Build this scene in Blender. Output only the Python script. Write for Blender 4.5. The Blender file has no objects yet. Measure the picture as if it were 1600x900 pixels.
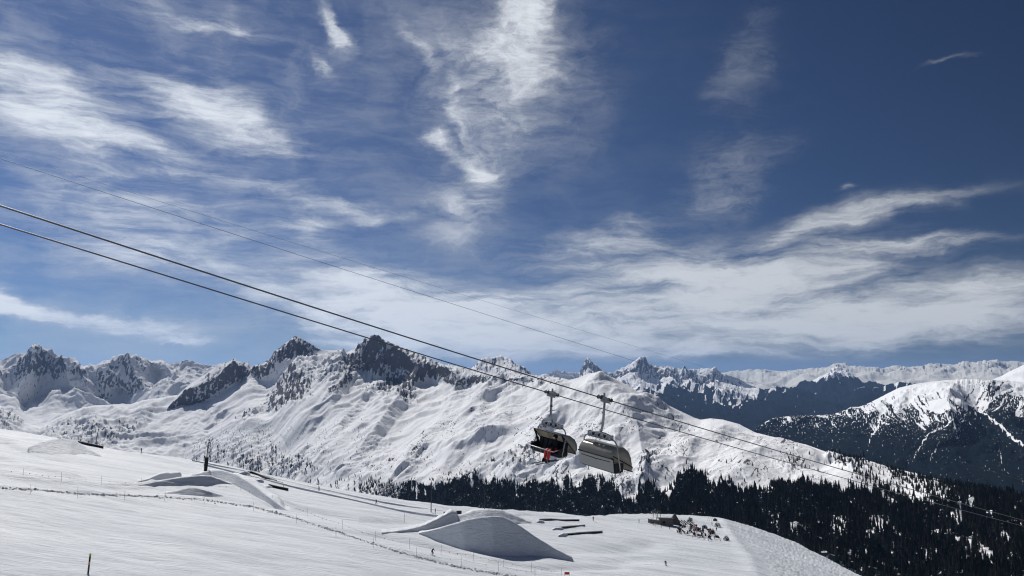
import bpy, bmesh, math, random
import numpy as np
from mathutils import Vector, Matrix

random.seed(7)
R = math.radians
scene = bpy.context.scene
COL = scene.collection

# ------------------------------------------------------------------ camera
FPX = 1156.0                                   # focal length in pixels of the 1600 wide photograph
PITCH = math.atan(140.0 / FPX)
SP, CP = math.sin(PITCH), math.cos(PITCH)
cam_d = bpy.data.cameras.new('camera')
cam_d.sensor_width = 36.0
cam_d.lens = 36.0 * FPX / 1600.0
scene.cycles.filter_width = 1.15
cam_d.clip_start = 0.2
cam_d.clip_end = 120000.0
cam = bpy.data.objects.new('camera', cam_d)
COL.objects.link(cam)
cam.location = (0, 0, 0)
cam.rotation_euler = (math.pi / 2 + PITCH, 0, 0)
scene.camera = cam

# ------------------------------------------------------------------ view, sun, sky
scene.view_settings.view_transform = 'Standard'
scene.view_settings.look = 'None'
scene.view_settings.gamma = 1.0
scene.view_settings.use_curve_mapping = False
scene.view_settings.exposure = -0.15
SUN_AZ, SUN_EL = R(-29), R(42)                 # azimuth clockwise from +Y
sun_vec = Vector((math.sin(SUN_AZ) * math.cos(SUN_EL), math.cos(SUN_AZ) * math.cos(SUN_EL), math.sin(SUN_EL)))
sd = bpy.data.lights.new('sun', 'SUN')
sd.energy = 5.0
sd.angle = R(0.5)
sd.color = (1.0, 0.975, 0.935)
so = bpy.data.objects.new('sun', sd)
COL.objects.link(so)
so.rotation_euler = sun_vec.to_track_quat('Z', 'Y').to_euler()
so.location = (-200, 200, 400)


def ang(px, py):
    """azimuth and elevation of a viewing direction of the photograph"""
    xc, yc = (px - 800.0) / FPX, (450.0 - py) / FPX
    X, Y, Z = xc, CP - yc * SP, SP + yc * CP
    return math.atan2(X, Y), math.atan2(Z, math.hypot(X, Y))


class NT:
    """small helper that writes node trees"""
    def __init__(s, tree):
        s.t = tree
        s.n = tree.nodes
        s.l = tree.links

    def put(s, node, sock, v):
        if v is None:
            return
        i = node.inputs[sock]
        if hasattr(v, 'is_linked') or isinstance(v, bpy.types.NodeSocket):
            s.l.new(v, i)
        else:
            i.default_value = v

    def math(s, op, a, b=None, c=None, clamp=False):
        n = s.n.new('ShaderNodeMath')
        n.operation = op
        n.use_clamp = clamp
        s.put(n, 0, a); s.put(n, 1, b); s.put(n, 2, c)
        return n.outputs[0]

    def vmath(s, op, a, b=None, out=0):
        n = s.n.new('ShaderNodeVectorMath')
        n.operation = op
        s.put(n, 0, a); s.put(n, 1, b)
        return n.outputs[out]

    def mapping(s, vec, loc=(0, 0, 0), rot=(0, 0, 0), scale=(1, 1, 1), kind='POINT'):
        n = s.n.new('ShaderNodeMapping')
        n.vector_type = kind
        s.put(n, 'Vector', vec)
        n.inputs['Location'].default_value = loc
        n.inputs['Rotation'].default_value = rot
        n.inputs['Scale'].default_value = scale
        return n.outputs[0]

    def noise(s, vec, scale, detail=4, rough=0.55, dist=0.0, lac=2.0):
        n = s.n.new('ShaderNodeTexNoise')
        s.put(n, 'Vector', vec)
        n.inputs['Scale'].default_value = scale
        n.inputs['Detail'].default_value = detail
        n.inputs['Roughness'].default_value = rough
        n.inputs['Distortion'].default_value = dist
        n.inputs['Lacunarity'].default_value = lac
        return n

    def mrange(s, v, a, b, c=0.0, d=1.0, smooth=True):
        n = s.n.new('ShaderNodeMapRange')
        n.interpolation_type = 'SMOOTHSTEP' if smooth else 'LINEAR'
        s.put(n, 'Value', v)
        s.put(n, 'From Min', a); s.put(n, 'From Max', b)
        s.put(n, 'To Min', c); s.put(n, 'To Max', d)
        return n.outputs[0]

    def mix(s, f, a, b):
        n = s.n.new('ShaderNodeMix')
        n.data_type = 'RGBA'
        n.clamp_factor = True
        s.put(n, 0, f); s.put(n, 6, a); s.put(n, 7, b)
        return n.outputs[2]


# ---- world: Nishita sky with cirrus and a bank of altocumulus
world = bpy.data.worlds.new('World')
scene.world = world
world.use_nodes = True
w = NT(world.node_tree)
w.n.clear()
sky = w.n.new('ShaderNodeTexSky')
sky.sky_type = 'NISHITA'
sky.sun_disc = False
sky.sun_elevation = SUN_EL
sky.sun_rotation = SUN_AZ
sky.altitude = 2500.0
sky.air_density = 1.0
sky.dust_density = 0.6
sky.ozone_density = 3.0
tc = w.n.new('ShaderNodeTexCoord')
dirv = tc.outputs['Generated']
sep = w.n.new('ShaderNodeSeparateXYZ')
w.l.new(dirv, sep.inputs[0])
az = w.math('ARCTAN2', sep.outputs[0], sep.outputs[1])
el = w.math('ARCSINE', sep.outputs[2])
cmb = w.n.new('ShaderNodeCombineXYZ')
w.l.new(az, cmb.inputs[0]); w.l.new(el, cmb.inputs[1])
AE = cmb.outputs[0]                             # (azimuth, elevation) of the sky direction
# wandering of the cloud edges
wn = w.noise(w.mapping(AE, scale=(1, 1.8, 1)), 6.0, 5, 0.6)
wv = w.vmath('SUBTRACT', wn.outputs['Color'], (0.5, 0.5, 0.5))
wv = w.vmath('MULTIPLY', wv, (0.14, 0.07, 0.0))
AEw = w.vmath('ADD', AE, wv)
AEs = w.vmath('ADD', AE, w.vmath('MULTIPLY', wv, (0.35, 0.30, 0.0)))
wn2 = w.noise(AE, 22.0, 4, 0.6)
wv2 = w.vmath('MULTIPLY', w.vmath('SUBTRACT', wn2.outputs['Color'], (0.5, 0.5, 0.5)), (0.022, 0.009, 0.0))
AEw = w.vmath('ADD', AEw, wv2)
AEs = w.vmath('ADD', AEs, wv2)


def blob(cx, cy, rx, ry, rot, amp):
    """soft patch of sky centred on a direction; radii in photograph pixels, rot in degrees clockwise"""
    a, e = ang(cx, cy)
    ca = math.cos(math.atan((cx - 800) / FPX))
    m = w.mapping(AEw, loc=(a, e, 0), rot=(0, 0, R(-rot)), scale=(rx / FPX * ca, ry / FPX * ca, 1), kind='TEXTURE')
    q = w.vmath('DOT_PRODUCT', m, m, out=1)
    g = w.math('EXPONENT', w.math('MULTIPLY', q, -1.0))
    return w.math('MULTIPLY', g, amp)


def total(lst):
    o = blob(*lst[0])
    for b in lst[1:]:
        o = w.math('ADD', o, blob(*b))
    return o


#CLOUDS#
streak = total([(60, 135, 170, 46, 18, .85), (165, 212, 130, 20, 10, .80), (20, 96, 130, 30, 22, .40), (330, 172, 130, 44, 14, .95), (60, 200, 110, 26, 14, .4),
                (430, 206, 90, 18, 10, .45), (300, 34, 95, 12, 4, .60), (366, 38, 28, 14, 25, .35), (480, 298, 170, 15, 9, .50),
                (560, 330, 100, 14, 7, .5), (478, 356, 42, 32, 10, .62), (90, 292, 200, 56, 14, .48), (340, 330, 230, 60, 14, .50),
                (150, 385, 160, 34, 12, .42), (330, 420, 180, 40, 14, .40), (350, 70, 330, 100, 15, .16), (440, 468, 70, 22, 14, .45)])
plume = total([(815, 20, 42, 80, 6, .88), (800, 110, 48, 80, 10, .34), (765, 70, 90, 110, 16, .42), (880, 110, 100, 90, 30, .42), (775, 250, 50, 110, 22, .40),
               (700, 340, 90, 60, 30, .50), (680, 130, 75, 150, -22, .34), (512, 40, 20, 48, -30, 1.05), (500, 98, 12, 34, -42, .7),
               (674, 212, 24, 14, -8, .62), (725, 252, 48, 14, 32, .45), (722, 190, 13, 90, -14, .30), (655, 85, 13, 60, -34, .28), (1148, 118, 42, 62, 36, .30), (1195, 20, 46, 80, 18, .22),
               (1185, 225, 60, 110, 34, .20), (1125, 300, 66, 80, 25, .40), (870, 240, 110, 60, 30, .22)])
bank = total([(1230, 425, 210, 52, -5, .80), (930, 385, 150, 46, -2, .62), (1010, 345, 60, 22, -10, .35), (1000, 470, 330, 56, 0, .62), (880, 520, 420, 40, 2, .82),
              (1290, 352, 150, 17, -8, .62), (1440, 326, 120, 11, -6, .42), (1400, 387, 150, 11, 0, .78), (1300, 326, 70, 13, -8, .5),
              (560, 440, 190, 46, 14, .66), (620, 505, 190, 44, 8, .66), (680, 365, 60, 22, 6, .5), (1450, 480, 200, 34, -6, .58), (1300, 520, 330, 30, -3, .62),
              (1580, 460, 110, 34, 0, .45), (90, 488, 190, 15, 4, 1.0), (5, 462, 50, 26, 20, .9), (285, 522, 60, 7, 6, .8),
              (230, 436, 60, 16, 12, .35), (760, 555, 200, 14, 0, .3), (1590, 500, 120, 30, -4, .4), (560, 535, 80, 8, 2, .4),
              (1500, 92, 60, 5, 2, .40), (1315, 297, 24, 6, -6, .55)])
# textures of the three kinds of cloud
def tex(vec, deg, sx, sy, det=8, rough=0.65, dist=0.3):
    return w.noise(w.mapping(vec, rot=(0, 0, R(deg)), scale=(sx, sy, 1)), 1.0, det, rough, dist).outputs[0]


def add2(a, ka, b, kb, c=None, kc=0):
    o = w.math('ADD', w.math('MULTIPLY', a, ka), w.math('MULTIPLY', b, kb))
    return w.math('ADD', o, w.math('MULTIPLY', c, kc)) if c is not None else o


fib1 = tex(AEs, 9, 10, 62, 9, .70, .45)            # fine fibres of the left streaks
big1 = tex(AEw, 14, 5, 16, 4, .55, .5)
T1 = add2(fib1, .55, big1, .45)
fib2 = tex(AEs, 68, 15, 48, 9, .72, 1.1)           # feathers of the plume, fanning upward
fib2b = tex(AEw, 18, 22, 55, 8, .7, 1.2)
big2 = tex(AEw, 40, 9, 12, 5, .6, .8)
T2 = add2(fib2, .36, fib2b, .24, big2, .40)
fib3 = tex(AEs, 4, 11, 64, 9, .70, .5)             # ripples of the low bank
big3 = tex(AEw, -6, 4.5, 24, 5, .6, .7)
T3 = add2(fib3, .42, big3, .58)


def dens(mask, t, lo, hi, lift, gain):
    """cloud thickness: the mask lifts the texture over its threshold, edges stay soft"""
    m = w.math('MULTIPLY', w.math('MINIMUM', mask, 1.2), lift)
    d = w.mrange(w.math('ADD', t, m), lo, hi)
    soft = w.mrange(mask, 0.0, 0.85)
    return w.math('MULTIPLY', w.math('MULTIPLY', d, soft), gain)


d1 = dens(streak, T1, 0.47, 0.86, 0.21, 0.96)
d2 = dens(plume, T2, 0.45, 0.86, 0.24, 1.0)
d3 = dens(bank, T3, 0.46, 0.80, 0.22, 0.92)
# thin veil everywhere on the left
veil = w.mrange(az, R(22), R(-30), 0.0, 1.0)
veil = w.math('MULTIPLY', veil, w.mrange(add2(T1, .6, big2, .4), 0.40, 0.66, 0.04, 0.34))
# layers overlap like sheets
inv = w.math('MULTIPLY', w.math('SUBTRACT', 1.0, d1), w.math('SUBTRACT', 1.0, d2))
inv = w.math('MULTIPLY', inv, w.math('SUBTRACT', 1.0, d3))
inv = w.math('MULTIPLY', inv, w.math('SUBTRACT', 1.0, veil))
D = w.math('SUBTRACT', 1.0, inv)
up = w.mrange(sep.outputs[2], -0.01, 0.03)
D = w.math('MULTIPLY', D, up)
glow = w.mrange(az, R(30), R(-30), 0.0, 1.0)
ccol = w.mix(glow, (10.0, 10.4, 10.8, 1), (12.2, 12.9, 13.9, 1))
ccol = w.vmath('SCALE', ccol, None)
ccol.node.inputs[3].default_value = 1.0
w.l.new(w.mrange(D, 0.35, 1.0, 0.90, 1.22, False), ccol.node.inputs[3])
dark = w.mrange(az, R(-40), R(42), 1.06, 0.42, False)
skyc = w.vmath('MULTIPLY', sky.outputs[0], (0.50, 0.62, 0.84))
skyc = w.vmath('SCALE', skyc, None)
w.l.new(dark, skyc.node.inputs[3])
final = w.mix(D, skyc, ccol)
bg = w.n.new('ShaderNodeBackground')
bg.inputs[1].default_value = 0.06
w.l.new(final, bg.inputs[0])
wo = w.n.new('ShaderNodeOutputWorld')
w.l.new(bg.outputs[0], wo.inputs[0])
world.cycles.sampling_method = 'MANUAL'
world.cycles.sample_map_resolution = 512

# ------------------------------------------------------------------ numpy helpers
def ray(px, py):
    """unit horizontal direction and rise per metre for pixels of the photograph"""
    px = np.asarray(px, float); py = np.asarray(py, float)
    xc = (px - 800.0) / FPX
    yc = (450.0 - py) / FPX
    X = xc + 0 * yc
    Y = CP - yc * SP + 0 * xc
    Z = SP + yc * CP
    L = np.hypot(X, Y)
    return X / L, Y / L, Z / L


def _h(ix, iy, seed):
    n = (ix * 374761393 + iy * 668265263 + seed * 1442695041) & 0xFFFFFFFF
    n = ((n ^ (n >> 13)) * 1274126177) & 0xFFFFFFFF
    return ((n ^ (n >> 16)) & 0xFFFF) / 65535.0 * 2 * np.pi


def perlin(x, y, seed=0):
    x0 = np.floor(x).astype(np.int64); y0 = np.floor(y).astype(np.int64)
    fx = x - x0; fy = y - y0
    ux = fx * fx * fx * (fx * (fx * 6 - 15) + 10); uy = fy * fy * fy * (fy * (fy * 6 - 15) + 10)
    r = 0
    for dx in (0, 1):
        for dy in (0, 1):
            a = _h(x0 + dx, y0 + dy, seed)
            g = np.cos(a) * (fx - dx) + np.sin(a) * (fy - dy)
            r = r + g * (ux if dx else 1 - ux) * (uy if dy else 1 - uy)
    return r * 1.5


def fbm(x, y, octv=5, seed=0, gain=0.5, ridge=False):
    r = 0; a = 1.0; tot = 0
    for k in range(octv):
        n = perlin(x * 2 ** k + 17.3 * k, y * 2 ** k - 9.1 * k, seed + k)
        if ridge:
            n = 1.0 - 2.0 * np.abs(n)
        r = r + a * n; tot += a; a *= gain
    return r / tot


def sstep(a, b, x):
    t = np.clip((x - a) / (b - a), 0, 1)
    return t * t * (3 - 2 * t)


def interp(pts, px, k):
    p = np.array(pts, float)
    return np.interp(px, p[:, 0], p[:, k])


def tag(o, label=None, cat=None, group=None, kind=None):
    if label: o['label'] = label
    if cat: o['category'] = cat
    if group: o['group'] = group
    if kind: o['kind'] = kind
    return o


def mesh_np(name, verts, faces, mats, smooth=True, attrs=None, midx=None):
    """faces: (n,4) or (n,3) int array"""
    verts = np.asarray(verts, np.float32); faces = np.asarray(faces, np.int32)
    me = bpy.data.meshes.new(name)
    k = faces.shape[1]
    me.vertices.add(len(verts)); me.vertices.foreach_set('co', verts.ravel())
    me.loops.add(faces.size); me.loops.foreach_set('vertex_index', faces.ravel())
    me.polygons.add(len(faces))
    me.polygons.foreach_set('loop_start', np.arange(0, faces.size, k, dtype=np.int32))
    me.polygons.foreach_set('loop_total', np.full(len(faces), k, np.int32))
    me.polygons.foreach_set('use_smooth', np.full(len(faces), bool(smooth)))
    for m in (mats if isinstance(mats, (list, tuple)) else [mats]):
        me.materials.append(m)
    if midx is not None:
        me.polygons.foreach_set('material_index', np.asarray(midx, np.int32))
    for an, av in (attrs or {}).items():
        a = me.attributes.new(an, 'FLOAT', 'POINT')
        a.data.foreach_set('value', np.asarray(av, np.float32).ravel())
    me.update(calc_edges=True)
    me.validate()
    return me


def grid_faces(nr, nc):
    i = np.arange(nr - 1)[:, None] * nc + np.arange(nc - 1)[None, :]
    i = i.ravel()
    return np.stack([i, i + nc, i + nc + 1, i + 1], 1)


def add(me, name=None, parent=None, loc=None):
    o = bpy.data.objects.new(name or me.name, me)
    COL.objects.link(o)
    if loc is not None: o.location = loc
    if parent is not None: o.parent = parent
    return o


# ------------------------------------------------------------------ materials
def newmat(name):
    m = bpy.data.materials.new(name)
    m.use_nodes = True
    t = NT(m.node_tree)
    b = t.n['Principled BSDF']
    return m, t, b


def plain(name, col, rough=0.6, metal=0.0, var=0.15, scale=8.0, spec=0.4):
    m, t, b = newmat(name)
    g = t.n.new('ShaderNodeTexCoord')
    n = t.noise(g.outputs['Object'], scale, 4, 0.6)
    c2 = tuple(max(0, c * (1 - var)) for c in col[:3]) + (1,)
    c1 = tuple(min(1, c * (1 + var)) for c in col[:3]) + (1,)
    t.l.new(t.mix(n.outputs[0], c2, c1), b.inputs['Base Color'])
    b.inputs['Roughness'].default_value = rough
    b.inputs['Metallic'].default_value = metal
    b.inputs['Specular IOR Level'].default_value = spec
    return m


def mat_mountain(name, snow=(0.80, 0.805, 0.815, 1), rock=(0.105, 0.105, 0.115, 1), wood=(0.007, 0.011, 0.014, 1), unit=30.0):
    m, t, b = newmat(name)
    g = t.n.new('ShaderNodeNewGeometry')
    pos = g.outputs['Position']
    a1 = t.n.new('ShaderNodeAttribute'); a1.attribute_name = 'rock'
    a2 = t.n.new('ShaderNodeAttribute'); a2.attribute_name = 'forest'
    n1 = t.noise(pos, 1.0 / unit, 6, 0.65)
    n2 = t.noise(pos, 1.0 / (unit * 8), 4, 0.5)
    rk = t.math('ADD', a1.outputs['Fac'], t.math('MULTIPLY', t.math('SUBTRACT', n1.outputs[0], 0.5), 1.5))
    rk = t.mrange(rk, 0.44, 0.60)
    n3 = t.noise(pos, 1.0 / (unit * 0.7), 3, 0.6)
    rcol = t.mix(n3.outputs[0], tuple(c * 0.6 for c in rock[:3]) + (1,), tuple(c * 1.5 for c in rock[:3]) + (1,))
    scol = t.mix(n2.outputs[0], tuple(c * 0.93 for c in snow[:3]) + (1,), snow)
    c = t.mix(rk, scol, rcol)
    fr = t.math('ADD', a2.outputs['Fac'], t.math('MULTIPLY', t.math('SUBTRACT', n1.outputs[0], 0.5), 0.9))
    fr = t.mrange(fr, 0.45, 0.6)
    c = t.mix(fr, c, wood)
    t.l.new(c, b.inputs['Base Color'])
    b.inputs['Roughness'].default_value = 0.75
    b.inputs['Specular IOR Level'].default_value = 0.0
    b.inputs['Roughness'].default_value = 1.0
    bp = t.n.new('ShaderNodeBump')
    bp.inputs['Strength'].default_value = 0.6
    bp.inputs['Distance'].default_value = unit * 0.22
    n4 = t.noise(pos, 1.0 / (unit * 1.2), 7, 0.6)
    t.l.new(n4.outputs[0], bp.inputs['Height'])
    t.l.new(bp.outputs[0], b.inputs['Normal'])
    return m

# ================================================================== THE LAND
VALLEY = -1300.0
M_near = mat_mountain('snow_slope', unit=14.0)
M_mid = mat_mountain('snow_mountain', unit=34.0)
M_pyr = mat_mountain('hazy_mountain', unit=70.0)
M_far = mat_mountain('far_mountain', snow=(0.68, 0.66, 0.60, 1), unit=110.0)  # cream, dimmer snow: warm distance haze put into the colour


def seg_relief(PX, PY, pts, wr, wl, A, p=1.0):
    """tent along a polyline: A on the line, falling to 0 within wr (right hand going along it) and wl (left hand)"""
    best = np.full(PX.shape, 1e9); side = np.zeros(PX.shape); amp = np.zeros(PX.shape)
    n = len(pts) - 1
    for i in range(n):
        (x0, y0), (x1, y1) = pts[i][:2], pts[i + 1][:2]
        dx, dy = x1 - x0, y1 - y0
        L2 = dx * dx + dy * dy
        u = np.clip(((PX - x0) * dx + (PY - y0) * dy) / L2, 0, 1)
        ex, ey = PX - (x0 + u * dx), PY - (y0 + u * dy)
        d = np.hypot(ex, ey)
        s = dx * ey - dy * ex
        m = d < best
        best = np.where(m, d, best); side = np.where(m, s, side)
        amp = np.where(m, A * np.sin(np.clip(((i + u) / n) * 0.85 + 0.15, 0, 1) * np.pi) ** 0.6, amp)
    wd = np.where(side > 0, wr, wl)
    return amp * np.clip(1 - best / wd, 0, 1) ** p


def in_poly(PX, PY, poly, soft=6.0):
    """soft membership of pixels in a polygon"""
    inside = np.zeros(PX.shape, bool); dist = np.full(PX.shape, 1e9)
    n = len(poly)
    for i in range(n):
        x0, y0 = poly[i]; x1, y1 = poly[(i + 1) % n]
        c = ((y0 > PY) != (y1 > PY)) & (PX < (x1 - x0) * (PY - y0) / (y1 - y0 + 1e-9) + x0)
        inside ^= c
        dx, dy = x1 - x0, y1 - y0
        u = np.clip(((PX - x0) * dx + (PY - y0) * dy) / (dx * dx + dy * dy + 1e-9), 0, 1)
        dist = np.minimum(dist, np.hypot(PX - x0 - u * dx, PY - y0 - u * dy))
    sd = np.where(inside, dist, -dist)
    return np.clip(0.5 + sd / soft, 0, 1)


def mountain(name, label, cat, mat, x0, x1, nx, ny, ridge, foot, jag=2.0, jagw=14.0, seed=1, spurs=(), rough=(), rocks=(),
             woods=(), wood_fn=None, fall=(-0.6, -0.8), slope_rock=(0.42, 0.25), jag_fn=None, conc=0.0, post=None, back=0.75, envk=16.0,
             rock_top=0.0, smooth=22.0, decay=15.0, mid=None, specks=None):
    px = np.linspace(x0, x1, nx)
    ry = interp(ridge, px, 1); rd = interp(ridge, px, 2)
    fy = interp(foot, px, 1); fd = interp(foot, px, 2)
    # smooth depth, jagged crest
    k = max(3, nx // 40); ker = np.hanning(k + 2)[1:-1]; ker /= ker.sum()
    rd = np.convolve(np.pad(rd, k // 2, 'edge'), ker, 'same')[k // 2:k // 2 + nx]
    fd = np.convolve(np.pad(fd, k // 2, 'edge'), ker, 'same')[k // 2:k // 2 + nx]
    jj = fbm(px / jagw, px * 0, 5, seed + 50, 0.6, True) * jag
    if jag_fn is not None: jj = jj * jag_fn(px)
    step = (x1 - x0) / (nx - 1.0)
    kw = int(max(5, smooth / step)) | 1
    kr = np.hanning(kw + 2)[1:-1]; kr /= kr.sum()
    crest = ry - jj                                   # the jagged crest that is seen
    ry = np.convolve(np.pad(ry, kw // 2, 'reflect'), kr, 'same')[kw // 2:kw // 2 + nx] + 0.0
    lift = (ry - crest)                               # pixels the crest stands above the smooth slope
    s = np.linspace(0, 1, ny)[:, None] ** 1.0
    PX = np.repeat(px[None, :], ny, 0)
    PY = ry[None, :] + s * (fy - ry)[None, :]
    hx, hy, m = ray(PX, PY)
    mr = ray(px, ry)[2]; mf = ray(px, fy)[2]
    zr = rd * mr; zf = fd * mf
    kk = (zf - zr) / (fd - rd)
    d = (zr - kk * rd)[None, :] / (m - kk[None, :])
    if mid is not None:
        my = ry + np.maximum(interp(mid, px, 1), 3.0)            # wall height in pixels below the crest
        ta = np.tan(np.radians(interp(mid, px, 2)))              # its steepness
        for _ in range(2):
            sm = np.convolve(np.pad(my, kw // 2, 'edge'), kr, 'same')[kw // 2:kw // 2 + nx]; my = sm
        mm = ray(px, my)[2]
        dm = (zr - ta * rd) / (mm - ta)                          # where the wall meets the ray through its foot
        dm = np.minimum(dm, rd - 5)
        zm = dm * mm
        k2 = (zf - zm) / (fd - dm)
        k1 = ta
        du_ = (zr[None, :] - k1[None, :] * rd[None, :]) / (m - k1[None, :])
        dl_ = (zm - k2 * dm)[None, :] / (m - k2[None, :])
        t_ = sstep(-7, 7, PY - my[None, :])
        d = du_ * (1 - t_) + dl_ * t_
    if conc: d = d + conc * np.sin(np.pi * s) * (rd - fd)[None, :]
    for (pts, wr, wl, A) in spurs:
        A = A * 1.25
        d = d - seg_relief(PX, PY, pts, wr, wl, A) * sstep(0, 10, PY - ry[None, :]) * 1.0
    if post is not None: d = post(PX, PY, d)
    X, Y, Z = d * hx, d * hy, d * m
    env = sstep(0, envk, PY - ry[None, :])
    nn = fbm(PX / 7.0, PY / 7.0, 5, seed + 7)
    rock = np.zeros_like(PX)
    for (poly, soft, amt) in rocks:
        rock = np.maximum(rock, in_poly(PX + nn * 9, PY + nn * 9, poly, soft) * amt)
    if rocks:
        cw = float(rd.mean()) / 5000.0
        for wv, am in ((95 * cw, 30 * cw), (38 * cw, 11 * cw)):
            q1 = X / wv + 0.5 * fbm(X / wv / 2, Y / wv / 2, 2, seed + 77); q2 = Y / wv / 1.8
            Z = Z + am * np.clip(rock, 0, 1) * (0.35 + 0.65 * env) * (fbm(q1, q2, 4, seed + int(wv), 0.55, True) - 0.3)
    for (wave, amp, stretch, octv, rdg, fn) in rough:
        fx, fy_ = fall
        u = (X * fx + Y * fy_) / (wave * stretch)
        v = (X * -fy_ + Y * fx) / wave
        wu = fbm(X / wave / 2.2, Y / wave / 2.2, 3, seed + 31) * 0.9
        a = amp * (fn(PX, PY) if fn else 1.0)
        if amp / wave > .1 and wave > 300: a = a * (1 - 0.85 * sstep(0.62, 0.95, s))
        Z = Z + a * env * (fbm(u + wu, v + wu, octv, seed + int(wave), 0.5, rdg) - (0.2 if rdg else 0))
    Z = Z + lift[None, :] * d / FPX * np.exp(-((PY - ry[None, :]) / decay) ** 1.0)
    crest_z = Z[0].copy()
    # back side and foot
    P = np.stack([X, Y, Z], -1)
    bk = []
    for i in range(14, 0, -1):
        q = (i / 14.0) ** 1.6
        dd = rd + q * (zr - VALLEY) / back
        zz = crest_z - (dd - rd) * back * (0.6 + 0.4 * q) + fbm(px / 40, px * 0 + i * .3, 4, seed + 3) * 30 * q
        bk.append(np.stack([hx[0] * dd, hy[0] * dd, zz], -1))
    ft = np.stack([hx[-1] * fd * 0.86, hy[-1] * fd * 0.86, np.minimum(zf - 0.35 * 0.14 * fd, -620 + 0 * zf)], -1)
    V = np.concatenate([np.array(bk), P, ft[None]], 0)
    nr = V.shape[0]
    # masks
    du = np.gradient(P, axis=1); dv = np.gradient(P, axis=0)
    N = np.cross(dv, du); N /= np.linalg.norm(N, axis=-1, keepdims=True) + 1e-9
    nz = np.abs(N[..., 2])
    steep = sstep(1 - slope_rock[0], 1 - slope_rock[0] - slope_rock[1], nz)
    nf = fbm(PX / 3.5 + PY / 14.0, PY / 9.0, 4, seed + 9)
    rk = np.clip(np.clip(rock - 1.1, 0, 1) * 0.55 + rock * (0.30 + 0.36 * steep + 0.5 * nn + 1.1 * nf) + steep * 0.32 * (1 + nf), 0, 1.1)
    if specks is not None:
        rk = np.maximum(rk, specks(PX, PY))
    if rock_top: rk = np.maximum(rk, steep * sstep(60, 0, PY - ry[None, :]) * rock_top)
    wood = np.zeros_like(PX)
    for (poly, soft, amt) in woods:
        wood = np.maximum(wood, in_poly(PX + nn * 6, PY + nn * 6, poly, soft) * amt)
    if wood_fn is not None: wood = np.maximum(wood, wood_fn(PX, PY, nn))
    z14 = np.zeros((14, nx)); z1 = np.zeros((1, nx))
    A1 = np.concatenate([z14, rk, z1], 0); A2 = np.concatenate([z14, wood, np.maximum(wood[-1:], 0.8)], 0)
    me = mesh_np(name, V.reshape(-1, 3), grid_faces(nr, nx), mat, True, {'rock': A1, 'forest': A2})
    o = add(me, name)
    tag(o, label, cat, None, 'structure')
    return o, dict(px=px, ry=ry, PX=PX, PY=PY, P=P, s=s)


# ---- far range on the horizon (35 km)
far_ridge = [(1040, 590), (1100, 586), (1130, 584), (1150, 580), (1170, 582), (1195, 578), (1212, 581), (1240, 579), (1265, 577), (1290, 576),
             (1305, 570), (1318, 573), (1335, 576), (1360, 574), (1380, 577), (1400, 573), (1420, 576), (1440, 573), (1470, 569), (1490, 571),
             (1505, 566), (1520, 568), (1540, 566), (1558, 563), (1570, 568), (1590, 567), (1620, 570), (1700, 566), (1800, 572), (1950, 568)]
mountain('mountain_range', 'hazy pale snow range along the right horizon, farthest of all', 'mountains', M_far, 1040, 1950, 900, 70,
         [(x, y, 36000) for x, y in far_ridge], [(1040, 640, 24000), (1950, 640, 24000)], jag=1.5, jagw=9, seed=3, smooth=26, decay=9, jag_fn=lambda x: .5 + 1.2 * sstep(-.2, .5, fbm(x / 60.0, x * 0, 2, 12)),
         rough=[(5200, 330, 1.2, 5, True, None), (1500, 190, 1.3, 4, True, None)], slope_rock=(0.10, 0.25), rocks=[([(1040, 560), (1950, 560), (1950, 592), (1040, 592)], 10, .62)], envk=10, back=.5)
# ---- isolated dark pyramid (20 km)
mountain('mountain', 'isolated blue hazy pyramid peak in front of the far pale range', 'mountain', M_pyr, 1215, 1460, 260, 70,
         [(1215, 617, 20500), (1240, 608, 20500), (1262, 598, 20500), (1285, 588, 20500), (1300, 581, 20500), (1308, 579, 20500), (1322, 580, 20500),
          (1335, 590, 20500), (1350, 603, 20500), (1375, 603, 20500), (1400, 604, 20500), (1430, 606, 20500), (1460, 612, 20500)],
         [(1215, 640, 15500), (1460, 650, 15500)], jag=1.2, jagw=10, seed=11,
         spurs=[([(1308, 579), (1300, 600), (1285, 625)], 16, 12, 500), ([(1318, 580), (1335, 605), (1350, 625)], 12, 18, 500)],
         rough=[(900, 260, 1.5, 5, True, None)], slope_rock=(0.30, 0.2), envk=6, smooth=8, rocks=[([(1230, 610), (1300, 578), (1325, 578), (1380, 610), (1380, 620), (1230, 620)], 8, .72)],
         wood_fn=lambda X, Y, n: sstep(600, 606, Y + n * 16 + 8 * np.abs((X - 1310) / 60.0)) * sstep(-.45, -.1, n + .4), back=.6)


# ---- blue forested valley side with the rocky range above (11-13 km)
def wood_B(X, Y, n):
    line = np.interp(X, [860, 1000, 1050, 1080, 1110, 1135, 1155, 1172, 1190, 1215, 1240, 1300, 1400],
                     [640, 628, 612, 610, 618, 626, 632, 622, 614, 610, 608, 606, 604])
    sp = fbm(X / 5.0, Y / 5.0, 4, 77)
    return np.clip(sstep(-6, 6, Y - line + n * 16 + 30 * fbm((X + Y) / 9.0, (X - Y) / 30.0, 3, 83)) * (0.98 - 1.1 * sstep(0.55, 0.70, sp + 0.04)), 0, 1)


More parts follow.
